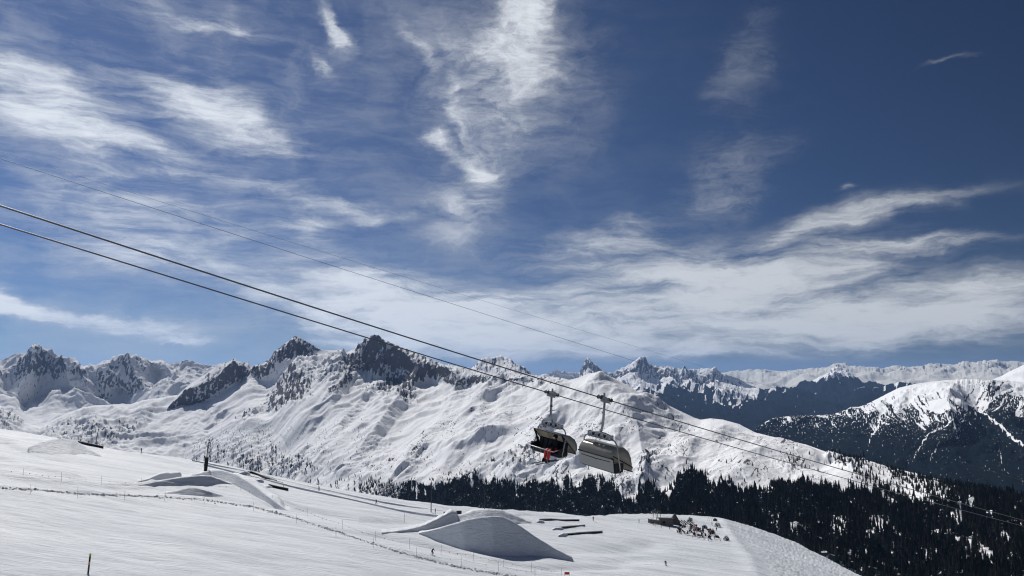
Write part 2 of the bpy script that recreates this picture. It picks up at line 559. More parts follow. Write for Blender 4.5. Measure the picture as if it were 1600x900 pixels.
B_ridge = [(845, 590), (862, 583), (874, 582), (890, 585), (905, 583), (912, 570), (919, 564), (926, 568), (936, 577), (948, 583), (960, 584), (975, 575),
           (990, 569), (1000, 562), (1008, 565), (1018, 571), (1030, 574), (1045, 573), (1060, 577), (1075, 578), (1085, 578), (1095, 580), (1110, 583),
           (1119, 577), (1126, 584), (1140, 588), (1152, 592), (1165, 600), (1180, 606), (1195, 609), (1215, 604), (1238, 607), (1256, 612), (1275, 617), (1300, 619), (1325, 616),
           (1345, 606), (1375, 607), (1400, 603), (1430, 602), (1460, 604)]
mountain('mountain', 'rocky snow range with twin summit right of the round white knoll, blue forest below', 'mountain', M_mid, 845, 1460, 760, 150,
         [(x, y, 16500 + 2.2 * (x - 1000)) for x, y in B_ridge], [(845, 690, 10200), (1200, 690, 10400), (1460, 690, 11400)], jag=2.2, jagw=9, seed=21,
         spurs=[([(919, 564), (930, 600), (950, 640)], 18, 14, 330), ([(1003, 562), (985, 590), (1010, 625), (1030, 650)], 26, 22, 380),
                ([(1045, 573), (1050, 595), (1080, 620)], 22, 18, 300), ([(1119, 577), (1110, 600), (1130, 625), (1150, 640)], 24, 20, 300),
                ([(1000, 600), (1060, 650), (1120, 690)], 30, 20, 160), ([(1180, 606), (1200, 640), (1260, 690)], 26, 26, 240),
                ([(1240, 610), (1300, 650), (1330, 690)], 26, 26, 200)],
         rough=[(900, 230, 1.6, 6, True, lambda X, Y: 1 - .55 * sstep(610, 640, Y)), (240, 46, 1.4, 4, True, None)], fall=(0.5, -0.85),
         slope_rock=(0.30, 0.22), wood_fn=wood_B, envk=7, back=.7, smooth=9, mid=[(845, 8, 40), (919, 24, 50), (960, 16, 46), (1003, 30, 48), (1060, 24, 46), (1120, 24, 48), (1150, 18, 46), (1185, 5, 30), (1460, 5, 30)], rocks=[([(900, 560), (950, 560), (960, 600), (900, 600)], 10, .7), ([(960, 575), (1003, 560), (1060, 575), (1100, 585), (1080, 600), (1000, 600), (960, 595)], 10, .55), ([(1090, 590), (1160, 600), (1160, 640), (1090, 620)], 10, .5), ([(940, 590), (1000, 600), (1060, 640), (1000, 640)], 14, .45)])  # last rock patch darkens a shaded snow face: shade painted in
# ---- peak behind the main ridge
mountain('mountain', 'hazy rocky summit showing behind the main ridge left of the chairs', 'mountain', M_mid, 715, 880, 200, 60,
         [(715, 590, 9500), (735, 578, 9500), (750, 566, 9500), (765, 561, 9500), (785, 561, 9500), (800, 566, 9500), (812, 573, 9500), (824, 580, 9500),
          (835, 588, 9500), (880, 600, 9500)], [(715, 640, 7000), (880, 640, 7000)], jag=2.0, jagw=9, seed=33,
         rough=[(500, 130, 1.2, 6, True, None)], slope_rock=(0.22, 0.2), rocks=[([(715, 560), (880, 560), (880, 592), (715, 592)], 20, .6)], envk=6, smooth=9)


# ---- right mountain (8 km), bare white top, forest below
def wood_C(X, Y, n):
    line = np.interp(X, [1180, 1270, 1320, 1345, 1370, 1400, 1440, 1470, 1500, 1530, 1560, 1600, 1680, 1800],
                     [640, 640, 642, 640, 650, 648, 655, 654, 656, 628, 622, 630, 660, 690])  # dark line raised right of the spine: speckled vegetation plus painted shade
    streak = fbm((X * .75 + Y * .7) / 5.0, (Y * .75 - X * .7) / 34.0, 4, 5)
    streak2 = fbm((X * .75 - Y * .75) / 6.0, (Y * .75 + X * .7) / 30.0, 4, 6)
    st = np.where(X < 1495, streak2, streak)
    sp = fbm(X / 1.7, Y / 1.9, 3, 78)
    body = sstep(-26, 16, Y - line + st * 85 + n * 14)
    holes = sstep(0.36, 0.56, sp + .28 * sstep(60, 0, Y - line) + 0.1 * st)
    gully = 0
    for pts, wd in (([(1382, 640), (1368, 680), (1352, 716)], 3.4), ([(1500, 650), (1450, 690), (1432, 712), (1428, 740)], 1.6), ([(1470, 700), (1450, 735)], 1.2),
                    ([(1520, 640), (1570, 675), (1620, 715), (1680, 760)], 3.6), ([(1560, 700), (1568, 740)], 1.6)):
        gully = np.maximum(gully, seg_relief(X + n * 4, Y, pts, wd, wd, 1.0))
    return np.clip(body - 0.8 * holes - 0.62 * sstep(.2, .8, gully + .5 * n + .4 * sp), 0, 1)


C_ridge = [(1180, 668), (1195, 660), (1210, 653), (1235, 650), (1270, 649), (1300, 648), (1320, 641), (1330, 636), (1342, 636), (1360, 629),
           (1385, 616), (1405, 606), (1430, 600), (1460, 596), (1480, 594), (1510, 593), (1545, 595), (1565, 595), (1600, 597), (1650, 590), (1750, 575), (1850, 580)]
C_obj, C_g = mountain('mountain', 'broad white topped mountain at right with dark forest flanks', 'mountain', M_mid, 1180, 1850, 900, 220,
         [(x, y, 8000 - 1.2 * max(0, x - 1500)) for x, y in C_ridge], [(1180, 705, 6200), (1350, 800, 4400), (1600, 830, 4000), (1850, 900, 3800)], jag=1.0, jagw=8, seed=41,
         spurs=[([(1497, 593), (1480, 625), (1490, 660), (1500, 700)], 60, 42, 520), ([(1385, 616), (1360, 655), (1330, 700)], 22, 14, 150),
                ([(1420, 606), (1400, 650), (1370, 710)], 22, 14, 150), ([(1530, 594), (1560, 640), (1620, 700), (1680, 760)], 30, 40, 260),
                ([(1580, 600), (1620, 650), (1700, 720)], 24, 40, 240)],
         rough=[(420, 70, 2.6, 5, True, None), (120, 16, 2.0, 4, True, None)], fall=(-0.25, -0.95), slope_rock=(0.45, 0.25), wood_fn=wood_C,
         envk=10, back=.6, smooth=10, jag_fn=lambda x: 0.35 + 1.6 * sstep(1480, 1520, x) * sstep(1600, 1550, x))
mountain('mountain', 'small white shoulder rising behind the right mountain at the frame edge', 'mountain', M_mid, 1535, 1850, 200, 50,
         [(1535, 600, 11000), (1550, 594, 11000), (1565, 588, 11000), (1580, 580, 11000), (1600, 571, 11000), (1640, 562, 11000), (1720, 560, 11000), (1850, 575, 11000)],
         [(1535, 640, 8500), (1850, 640, 8500)], jag=1.0, jagw=12, seed=47, rough=[(400, 50, 1.5, 5, True, None)], slope_rock=(.4, .2), envk=6, back=.6)

# ---- left mountains (8-10 km), in shade
DR = [(-500, 560), (-350, 545), (-200, 560), (-90, 552), (-40, 566), (0, 566), (12, 561), (25, 554), (42, 552), (47, 546), (60, 546), (72, 553), (85, 554), (100, 564), (112, 566), (122, 572), (130, 580),
      (138, 577), (145, 577), (150, 579), (160, 570), (175, 564), (190, 561), (205, 564), (210, 560), (225, 561), (238, 565), (250, 563), (265, 569),
      (280, 567), (292, 563), (300, 567), (318, 571), (345, 572), (400, 575), (430, 580)]
left_rocks = [([(0, 560), (45, 545), (85, 552), (128, 575), (140, 590), (138, 605), (100, 592), (60, 600), (20, 590), (0, 582)], 10, .62),
              ([(133, 580), (150, 578), (165, 610), (172, 640), (150, 625), (140, 600)], 10, .55),
              ([(150, 575), (190, 561), (205, 563), (212, 585), (225, 596), (262, 622), (225, 625), (185, 590), (160, 588)], 9, .5),
              ([(205, 562), (232, 563), (240, 577), (225, 578), (208, 570)], 8, .6), ([(245, 562), (330, 568), (330, 578), (262, 574)], 8, .55),
              ([(150, 600), (185, 598), (215, 620), (190, 625)], 8, .45), ([(-400, 560), (0, 560), (0, 600), (-400, 600)], 12, .5)]
D_obj, D_g = mountain('mountain', 'shaded rocky mountains with snow bowls at the far left', 'mountain', M_mid, -500, 430, 1080, 210,
         [(x, y, 9300) for x, y in DR], [(-500, 700, 6900), (60, 700, 6700), (200, 690, 6900), (430, 690, 7300)], jag=2.4, jagw=11, seed=55,
         spurs=[([(50, 546), (48, 580), (30, 620), (10, 660)], 40, 30, 330), ([(122, 572), (132, 600), (150, 628), (160, 650)], 30, 36, 420),
                ([(205, 563), (215, 600), (240, 640), (250, 660)], 34, 34, 430), ([(170, 568), (168, 590), (190, 625)], 22, 20, 260),
                ([(235, 565), (262, 588)], 7, 10, 130), ([(250, 572), (280, 590)], 8, 10, 130), ([(95, 562), (105, 600), (125, 640)], 26, 20, 220),
                ([(0, 570), (-10, 610), (20, 650)], 30, 26, 300)],
         rough=[(800, 170, 1.3, 6, True, lambda X, Y: 1 - .5 * sstep(620, 650, Y)), (170, 30, 1.3, 4, True, lambda X, Y: 1 - .7 * sstep(610, 640, Y))],
         fall=(-0.1, -1.0), slope_rock=(0.42, 0.22), rocks=left_rocks, envk=8, smooth=14, mid=[(-500, 60, 46), (0, 62, 48), (40, 88, 50), (62, 88, 50), (80, 64, 48), (130, 40, 46), (150, 52, 48), (175, 68, 50), (205, 62, 50), (235, 56, 50), (246, 30, 48), (256, 12, 44), (345, 8, 42), (430, 10, 42)])
# ---- low spur in front of them
E2 = [(-260, 640), (-120, 640), (-40, 634), (0, 638), (15, 645), (30, 652), (38, 661), (50, 664), (62, 668), (80, 658), (105, 646), (130, 637), (150, 634), (175, 633), (205, 632), (222, 626), (250, 622), (275, 618), (320, 614), (360, 612)]
mountain('mountain', 'low snow spur with a dark wooded foot between the left valley and the main massif', 'hill', M_near, -260, 360, 700, 130,
         [(x, y, 6300) for x, y in E2], [(-260, 722, 4500), (360, 735, 4500)], jag=.8, jagw=14, seed=61, smooth=10,
         spurs=[([(130, 637), (150, 655), (130, 680)], 22, 20, 120), ([(175, 633), (190, 655), (170, 690)], 22, 24, 130), ([(230, 626), (215, 650), (200, 670)], 20, 24, 130),
                ([(-10, 640), (20, 665)], 10, 20, 130)],
         rough=[(300, 46, 1.6, 5, True, None), (80, 9, 1.4, 4, True, None)], fall=(-.3, -.9), slope_rock=(.5, .2), envk=8,
         rocks=[([(-200, 640), (0, 640), (38, 658), (30, 672), (0, 680), (-200, 680)], 8, .9), ([(60, 684), (80, 670), (105, 662), (128, 656), (150, 658), (175, 664), (200, 660), (236, 650), (215, 672), (185, 694), (160, 708), (60, 708)], 16, 1.0)],
         woods=[])

# ================================================================== main massif (2 - 6.5 km)
MR = [(150, 700, 6100), (175, 694, 6100), (190, 688, 6100), (205, 676, 6100), (230, 657, 6100), (250, 645, 6100), (265, 630, 6100), (280, 615, 6150), (300, 597, 6200), (320, 586, 6200),
      (340, 572, 6200), (358, 567, 6200), (368, 563, 6200), (378, 569, 6200), (387, 566, 6200), (392, 574, 6150), (405, 573, 6100), (420, 564, 6100), (430, 550, 6100),
      (443, 539, 6000), (455, 530, 6000), (461, 526, 6000), (470, 529, 5950), (485, 538, 5900), (500, 547, 5800), (520, 548, 5600), (535, 547, 5500),
      (543, 552, 5400), (550, 549, 5350), (560, 541, 5300), (572, 533, 5250), (583, 528, 5200), (592, 530, 5150), (604, 537, 5100), (618, 541, 5050), (632, 547, 5000), (645, 552, 4900),
      (660, 558, 4800), (675, 565, 4700), (692, 571, 4600), (715, 575, 4450), (735, 578, 4350), (750, 581, 4250), (765, 586, 4150), (785, 583, 4100), (800, 586, 4050),
      (820, 586, 3950), (840, 588, 3850), (858, 590, 3780), (875, 591, 3700), (890, 594, 3620), (905, 590, 3550), (920, 584, 3480), (932, 582, 3420), (945, 585, 3360), (960, 591, 3300),
      (980, 602, 3240), (1000, 614, 3180), (1030, 627, 3100), (1060, 641, 3020), (1085, 653, 2960), (1095, 656, 2930), (1110, 654, 2880), (1130, 656, 2820), (1155, 663, 2740), (1180, 676, 2660),
      (1200, 681, 2600), (1230, 688, 2510), (1260, 695, 2430), (1290, 706, 2350), (1320, 712, 2270), (1350, 718, 2200), (1380, 727, 2120), (1410, 735, 2050), (1440, 742, 1990),
      (1475, 751, 1920), (1500, 759, 1870), (1530, 768, 1800), (1560, 776, 1750), (1600, 785, 1700), (1700, 812, 1560), (1850, 850, 1450)]
MF = [(150, 745, 5000), (180, 745, 4950), (300, 752, 4250), (400, 768, 3650), (500, 778, 3050), (600, 783, 2700), (700, 800, 2300), (800, 808, 2050), (900, 812, 1850), (1000, 815, 1700),
      (1100, 830, 1500), (1200, 860, 1330), (1300, 890, 1200), (1400, 915, 1100), (1500, 925, 1040), (1700, 950, 980), (1850, 980, 950)]
main_spurs = [
    ([(590, 530), (566, 562), (546, 590), (512, 618), (478, 655), (445, 690)], 34, 20, 150),
    ([(622, 545), (655, 575), (645, 605), (605, 645), (560, 700), (520, 742)], 34, 20, 140),
    ([(600, 560), (590, 600), (540, 650), (490, 710)], 24, 14, 70),
    ([(540, 550), (520, 572), (490, 585), (455, 585), (420, 605), (380, 640)], 30, 34, 130),
    ([(461, 527), (440, 562), (415, 585), (385, 600)], 26, 22, 150),
    ([(455, 585), (452, 610), (430, 650)], 22, 28, 110),
    ([(368, 563), (345, 590), (300, 610), (262, 640), (225, 668), (190, 690)], 26, 34, 210),
    ([(683, 565), (715, 590), (700, 635), (655, 690), (612, 750)], 34, 22, 110),
    ([(745, 580), (765, 605), (745, 655), (700, 715), (670, 775)], 30, 22, 90),
    ([(800, 588), (800, 630), (765, 680), (735, 740)], 26, 24, 70),
    ([(868, 595), (862, 640), (838, 690), (806, 735), (795, 775)], 40, 36, 100),
    ([(932, 582), (905, 635), (880, 690), (850, 750)], 44, 34, 110),
    ([(945, 585), (985, 640), (1000, 690), (1010, 740), (1000, 790)], 30, 44, 80),
    ([(960, 690), (965, 740), (975, 790)], 12, 22, 60),
    ([(1110, 655), (1085, 700), (1055, 760)], 46, 40, 70),
    ([(1200, 681), (1190, 715), (1160, 750)], 40, 50, 50),
    ([(1300, 708), (1330, 740), (1380, 780)], 36, 30, 30),
    ([(1440, 742), (1470, 790), (1500, 850)], 36, 30, 50),
    ([(340, 640), (400, 640), (450, 625)], 10, 30, 60),
    ([(300, 690), (360, 670), (420, 665), (480, 640)], 16, 26, 60),
    ([(880, 655), (940, 640), (1000, 650)], 16, 40, 26),
]
main_rock_and_shade = [  # rock outcrops, plus some slope shade painted in as rock colour
    ([(390, 584), (418, 560), (440, 538), (461, 524), (484, 536), (506, 549), (488, 556), (470, 564), (452, 570), (430, 566), (422, 590), (400, 596)], 6, 1.55),
    ([(414, 646), (420, 615), (438, 596), (458, 582), (490, 604), (486, 622), (470, 636), (448, 642), (428, 652)], 6, 1.5),
    ([(300, 606), (336, 580), (366, 562), (394, 572), (402, 585), (380, 598), (345, 612), (300, 645), (258, 672), (234, 676), (262, 640)], 10, 1.05),  # wedge in shade under the left skyline, painted dark as rock
    ([(340, 572), (358, 566), (366, 563), (392, 568), (398, 590), (360, 590)], 6, .9),
    ([(530, 600), (536, 572), (552, 552), (575, 532), (590, 526), (612, 536), (645, 548), (675, 562), (700, 574), (690, 590), (664, 588), (640, 582), (618, 592), (602, 580), (582, 598), (560, 590), (545, 606), (525, 618), (500, 622)], 8, 1.25),
    ([(462, 590), (500, 574), (530, 566), (548, 562), (548, 590), (520, 606), (495, 608), (476, 602)], 8, .85),
    ([(590, 612), (602, 596), (628, 588), (648, 574), (672, 585), (650, 600), (640, 616), (616, 612), (600, 620)], 6, 1.5),
    ([(616, 616), (642, 606), (652, 626), (632, 638), (618, 626)], 6, 1.3), ([(560, 620), (580, 600), (600, 590), (590, 606), (570, 622)], 6, .9),
    ([(368, 664), (385, 648), (410, 636), (402, 652), (380, 668)], 5, 1.2), ([(350, 704), (420, 672), (434, 680), (400, 704)], 8, .5),
    ([(690, 568), (742, 576), (765, 596), (760, 606), (735, 602), (712, 604), (690, 598)], 8, .85),  # rock ribs together with the painted grey shade of a left-facing band
    ([(745, 580), (800, 582), (872, 588), (900, 600), (868, 608), (820, 612), (770, 606)], 8, .85),
    ([(700, 600), (724, 604), (706, 640), (690, 660), (686, 640)], 10, .4),
    ([(490, 640), (520, 655), (500, 690), (470, 700)], 14, .30), ([(540, 640), (580, 630), (560, 665), (530, 690)], 14, .28),
    ([(786, 722), (812, 698), (845, 690), (838, 725), (800, 760), (782, 750)], 8, .85),
    ([(560, 706), (600, 676), (626, 694), (596, 740), (570, 750)], 12, .5), ([(455, 700), (500, 690), (520, 730), (470, 735)], 14, .4),
    ([(998, 738), (1010, 716), (1028, 712), (1024, 734), (1012, 750), (1000, 755)], 6, 1.2), ([(960, 720), (985, 730), (1000, 780), (985, 790), (972, 750)], 10, .5),  # second patch: shade triangle of the gully painted in rock colour
    ([(1288, 716), (1320, 710), (1349, 720), (1356, 738), (1325, 737), (1298, 730)], 7, 1.1),
    ([(326, 708), (350, 704), (380, 714), (405, 706), (440, 704), (470, 712), (482, 735), (474, 752), (420, 742), (360, 724)], 9, .85),
    ([(598, 722), (614, 710), (622, 730), (606, 738)], 6, 1.0), ([(650, 690), (690, 670), (700, 690), (660, 715)], 12, .35),
    ([(1206, 732), (1235, 722), (1255, 735), (1230, 746)], 8, .6), ([(940, 745), (970, 735), (965, 760)], 8, .5), ([(870, 700), (900, 690), (890, 712)], 8, .4),
    ([(905, 600), (925, 592), (935, 610), (915, 625)], 8, .45),
]
TREE_TOP = [(150, 730), (300, 716), (330, 698), (360, 712), (400, 706), (430, 702), (455, 710), (480, 724), (500, 745), (520, 755), (560, 756), (600, 760), (640, 766), (660, 764), (690, 752), (720, 746), (745, 762),
            (780, 768), (850, 768), (900, 772), (930, 760), (955, 756), (975, 785), (990, 790), (1000, 765), (1010, 752), (1025, 766), (1035, 785), (1045, 775), (1060, 752), (1080, 748), (1110, 762),
            (1150, 764), (1200, 765), (1260, 768), (1300, 772), (1340, 768), (1380, 770), (1420, 772), (1460, 768), (1490, 772), (1520, 766), (1560, 778), (1600, 790), (1850, 860)]


def tree_density(X, Y):
    """chance of a tree at a pixel of the massif"""
    top = np.interp(X, [p[0] for p in TREE_TOP], [p[1] for p in TREE_TOP])
    n = fbm(X / 16.0, Y / 14.0, 4, 91)
    n2 = fbm(X / 6.0, Y / 30.0, 3, 95)
    dn = sstep(-7, 3, Y - top + n * 24) * np.where((X > 520) & (X < 1060), .35 + .65 * sstep(-.25, .12, n2 + .6 * n + .03 * (Y - top)), 1.0)
    dn = dn * np.where(X < 560, 0.75 * sstep(-.05, .3, n2), 1.0)
    # clearings inside the forest on the right
    clr = sstep(0.20, 0.42, fbm(X / 26.0, Y / 20.0, 3, 97) + 0.30 * n2) * sstep(1100, 1300, X)
    dn = dn * (1 - 0.62 * clr)
    for poly in ([(1490, 840), (1510, 836), (1550, 868), (1562, 890), (1540, 880)], [(1560, 815), (1572, 812), (1580, 822), (1566, 822)],
                 [(1350, 818), (1385, 812), (1400, 840), (1370, 842)], [(1240, 836), (1262, 838), (1262, 846), (1240, 844)], [(1395, 762), (1440, 764), (1520, 790), (1500, 800), (1430, 785)]):
        dn = dn * (1 - 0.66 * in_poly(X + n * 12, Y + n * 10, poly, 9))
    # scattered trees above the tree line
    up = sstep(60, 4, top - Y) * sstep(0.18, 0.5, fbm(X / 22.0, Y / 12.0, 3, 99)) * 0.22
    dn = np.maximum(dn, up)
    for poly, a in (([(1295, 716), (1330, 712), (1360, 730), (1352, 742), (1310, 730)], .5), ([(1385, 732), (1420, 738), (1440, 750), (1450, 765), (1400, 760), (1385, 745)], .75),
                    ([(1330, 745), (1370, 742), (1375, 760), (1330, 758)], .35), ([(1230, 716), (1260, 722), (1255, 738), (1225, 735)], .12),
                    ([(1440, 745), (1500, 758), (1520, 775), (1450, 775)], .6), ([(420, 690), (520, 650), (560, 650), (600, 700), (560, 745), (440, 730)], .018),
                    ([(690, 750), (700, 730), (745, 745), (760, 770), (690, 780)], .35), ([(1320, 712), (1700, 790), (1850, 850), (1850, 900), (1500, 800), (1400, 760)], .16),
                    ([(300, 690), (420, 672), (430, 700), (300, 716)], .10)):
        dn = np.maximum(dn, in_poly(X + n * 8, Y + n * 8, poly, 10) * a)
    return dn


def main_specks(X, Y):
    """grass, scree and shrubs showing through the snow in thin streaks and dots"""
    cl = fbm(X / 45.0, Y / 30.0, 3, 301)
    st = fbm((X + Y * 1.1) / 5.5, (X * .8 - Y) / 26.0, 4, 303)
    dt = fbm(X / 2.3, Y / 1.9, 3, 305)
    low = (sstep(600, 700, Y) * sstep(1450, 1150, X) + .4) * (.55 + .45 * sstep(560, 760, X))
    a = sstep(.28, .50, st + .35 * cl) * .62
    b = sstep(.30, .48, dt + .45 * cl) * .85
    return np.clip(np.maximum(a, b) * low, 0, .9)


def main_rough(X, Y):
    return (0.62 + 0.7 * sstep(640, 570, Y) * sstep(900, 700, X)) * (1 - 0.5 * sstep(950, 1150, X)) * (0.6 + 0.9 * sstep(-.3, .4, fbm(X / 90, Y / 60, 2, 44)))


main_obj, MG = mountain('mountain', 'main massif, wide sunlit snow slopes below two rocky summits in the middle', 'mountain', M_near, 150, 1850, 1700, 290, MR, MF,
    jag=3.6, jagw=13, seed=71, decay=12, spurs=main_spurs, fall=(-0.66, -0.75),
    rough=[(620, 75, 1.7, 3, False, None), (250, 46, 3.0, 4, True, main_rough), (80, 8.0, 3.2, 4, True, main_rough), (150, 13.0, 5.5, 3, True, main_rough), (24, 1.6, 2.0, 3, True, None), (70, 22, 1.3, 4, True, lambda X, Y: sstep(640, 560, Y) * sstep(900, 700, X))],
    mid=[(150, 6, 30), (220, 10, 35), (260, 34, 46), (300, 46, 48), (340, 48, 48), (368, 40, 48), (395, 22, 46), (425, 44, 50), (455, 52, 50), (490, 24, 48), (520, 10, 40), (545, 32, 48), (575, 62, 50), (600, 60, 50), (640, 52, 50), (675, 38, 48), (720, 26, 46), (760, 22, 44), (850, 14, 40), (900, 6, 32), (940, 6, 26), (1850, 6, 26)],
    slope_rock=(0.50, 0.2), rocks=main_rock_and_shade, smooth=16, specks=main_specks, jag_fn=lambda x: (0.12 + 0.88 * sstep(900, 760, x) * sstep(290, 350, x)) * (1 - .75 * sstep(425, 440, x) * sstep(550, 535, x)), envk=14,
    wood_fn=lambda X, Y, n: 0.66 * sstep(.35, 1.0, tree_density(X, Y)) * sstep(560, 700, X) + np.where(X <= 700, 0.30 * sstep(.2, .5, tree_density(X, Y)), 0))  # snow floor below the planted trees painted dark to imitate their shade

# ---- valley floor: one sheet to the horizon
def valley():
    rr = np.concatenate([[0.0], np.geomspace(300, 70000, 40)])
    th = np.linspace(0, 2 * np.pi, 97)
    X = rr[:, None] * np.sin(th); Y = rr[:, None] * np.cos(th)
    Z = VALLEY + fbm(X / 2500, Y / 2500, 3, 4) * 30
    me = mesh_np('ground', np.stack([X, Y, Z], -1).reshape(-1, 3), grid_faces(len(rr), 97), M_far, True,
                 {'rock': np.zeros(X.shape), 'forest': 0.55 + 0.5 * fbm(X / 900, Y / 900, 4, 6)})
    tag(add(me, 'ground'), 'snowy valley floor far below between the mountains', 'ground', None, 'structure')
valley()

# ================================================================== foreground ski slope
def bend(x, y):
    """lateral drop right of the crest that ends the piste"""
    # line from the crest end to the lower right, in metres
    s = (x - 112.0) - (y - 352.0) * (-0.30)
    return s


def H0(x, y):
    r = np.hypot(x, y)
    z = -34.0 - 0.147 * x - 0.054 * y + 18.6 * np.exp(-((r - 60.0) / 30.0) ** 2)
    z = z - 0.00025 * np.clip(-x - 150, 0, None) ** 2 * 0.4
    s = crest_side(x, y)
    q = np.clip(s, 0, None)
    z = z - (0.19 * q * q / (q + 2.0))
    z = z + 0.9 * fbm(x / 60.0, y / 60.0, 2, 201)
    return z


def crest_side(x, y):
    """metres to the right of the crest line that bounds the piste on the right"""
    cx = np.interp(y, CRL[:, 1], CRL[:, 0])
    return x - cx


def hit0(px, py, zf):
    hx, hy, m = [float(v) for v in ray(px, py)]
    lo, hi = 60.0, 620.0
    for st in (5.0, 0.25):
        r = np.arange(lo, hi + st, st)
        g = m * r - zf(hx * r, hy * r)
        k = np.argmax(g <= 0)
        if g[k] > 0: k = len(r) - 1
        k = max(k, 1)
        lo, hi = r[k - 1], r[k]
        rr = lo + st * g[k - 1] / (g[k - 1] - g[k] + 1e-9)
    rr = float(np.clip(rr, lo, hi))
    return hx * rr, hy * rr, rr


# crest line from the plane alone
def _plane(x, y): return -34.0 - 0.147 * x - 0.054 * y
_c = []
for p_ in [(1129, 811), (1140, 830), (1152, 850), (1172, 872), (1182, 900), (1195, 930)]:
    a_ = hit0(p_[0], p_[1], _plane); _c.append((a_[0], a_[1]))
_c.sort(key=lambda t: t[1])
CRL = np.array([(_c[0][0] + 12, _c[0][1] - 60)] + _c + [(_c[-1][0] - 2, _c[-1][1] + 40), (_c[-1][0] - 10, _c[-1][1] + 200)])

EDGE = [(-900, 640), (-500, 640), (-200, 652), (0, 670), (60, 679), (120, 690), (160, 698), (200, 706), (260, 713), (320, 720), (380, 733), (400, 738), (450, 748), (500, 758), (560, 769), (620, 780),
        (680, 788), (740, 794), (790, 797), (850, 800), (890, 804), (920, 808), (935, 807), (950, 804), (980, 803.5), (1060, 804), (1100, 807), (1130, 811),
        (1160, 819), (1190, 828), (1225, 841), (1260, 857), (1290, 873), (1320, 889), (1345, 901), (1400, 935), (1500, 1000), (1700, 1100), (2200, 1300), (2900, 1500)]


def edge_r():
    px = np.linspace(-900, 2900, 2600)
    py = interp(EDGE, px, 1) + 0.35 * fbm(px / 18.0, px * 0, 3, 8)
    hx, hy, m = ray(px, py)
    E = np.full(px.shape, 0.0)
    r = np.full(px.shape, 100.0); done = np.zeros(px.shape, bool)
    prev = m * r - H0(hx * r, hy * r)
    for k in range(400):
        r2 = r + 1.2
        g = m * r2 - H0(hx * r2, hy * r2)
        cr = (~done) & (g <= 0) & (prev > 0)
        E[cr] = (r + 1.2 * prev / (prev - g + 1e-9))[cr]; done |= cr
        r = r2; prev = g
    E[~done] = 240.0
    k = 41; ker = np.hanning(k); ker /= ker.sum()
    E = np.convolve(np.pad(np.clip(E, 90, 420), k // 2, 'edge'), ker, 'valid')
    return px, E, np.arctan2(hx, hy)


EPX, EE, EAZ = edge_r()
_o = np.argsort(EAZ); EAZ, EE = EAZ[_o], EE[_o]


def groove(x, y):
    """cat track and little banks pressed in the snow"""
    z = 0
    for pts, wd, dep in GROOVES:
        best = np.full(np.shape(x), 1e9)
        for (x0, y0), (x1, y1) in zip(pts[:-1], pts[1:]):
            dx, dy = x1 - x0, y1 - y0
            u = np.clip(((x - x0) * dx + (y - y0) * dy) / (dx * dx + dy * dy), 0, 1)
            best = np.minimum(best, np.hypot(x - x0 - u * dx, y - y0 - u * dy))
        z = z + dep * np.exp(-(best / wd) ** 2)
    return z


def gpts(lst):
    return [hit0(a, b, H0)[:2] for a, b in lst]


G1 = [(225, 706), (330, 724), (400, 741), (455, 757), (500, 766), (560, 778), (620, 790), (670, 799), (690, 801)]
G2 = [(400, 738), (450, 751), (500, 761), (560, 773), (620, 785), (690, 795)]
G3 = [(0, 760), (60, 764), (120, 769), (190, 772), (257, 775), (319, 779), (396, 790), (463, 808), (525, 828), (583, 848), (651, 868), (720, 885), (790, 897), (860, 908)]
G4 = [(0, 736), (40, 744), (100, 751), (160, 757), (230, 759)]
G5 = [(350, 745), (400, 768), (440, 792)]
GROOVES = [(gpts([(1129, 812), (1140, 829), (1152, 848), (1170, 870), (1181, 897)]), 3.0, .38), (gpts(G3), 0.9, .3),
           (gpts(G4), 1.6, -1.0), (gpts([(a, b + 4) for a, b in G4]), 1.6, .6), (gpts(G5), 2.4, -1.8), (gpts([(a + 8, b) for a, b in G5]), 3, 1.6),
           (gpts([(780, 803), (850, 806), (900, 808)]), 1.5, -.5), (gpts([(970, 812), (1000, 813), (1015, 812)]), 1.0, -.4),
           (gpts([(0, 690), (40, 706), (90, 719)]), 2.6, -1.0), (gpts([(0, 714), (50, 731), (110, 744)]), 2.8, .9), (gpts([(440, 790), (500, 800), (560, 812), (620, 815)]), 4, -1.0), (gpts([(600, 838), (680, 856), (760, 876), (850, 888), (960, 885)]), 3, -.8), (gpts([(880, 860), (960, 862), (1020, 850)]), 5, -.8), (gpts([(900, 872), (960, 878), (1000, 872)]), 4, -.7)]


def H(x, y, fine=True):
    x = np.asarray(x, float); y = np.asarray(y, float)
    z = H0(x, y)
    z = z + 0.55 * fbm((x * .9 - y * .42) / 40.0, (x * .42 + y * .9) / 9.0, 3, 210)
    z = z + groove(x, y)
    if fine:
        s = crest_side(x, y)
        z = z + 0.42 * sstep(2, 9, s) * fbm(x / 3.0, y / 3.0, 4, 213, 0.55, True)
        z = z + 0.13 * fbm((x * .9 - y * .42) / 16.0, (x * .42 + y * .9) / 2.4, 4, 217)
    return z


def hit(px, py):
    x, y, r = hit0(px, py, lambda a, b: H(a, b, False))
    return x, y, float(H(np.array([x]), np.array([y]))[0])


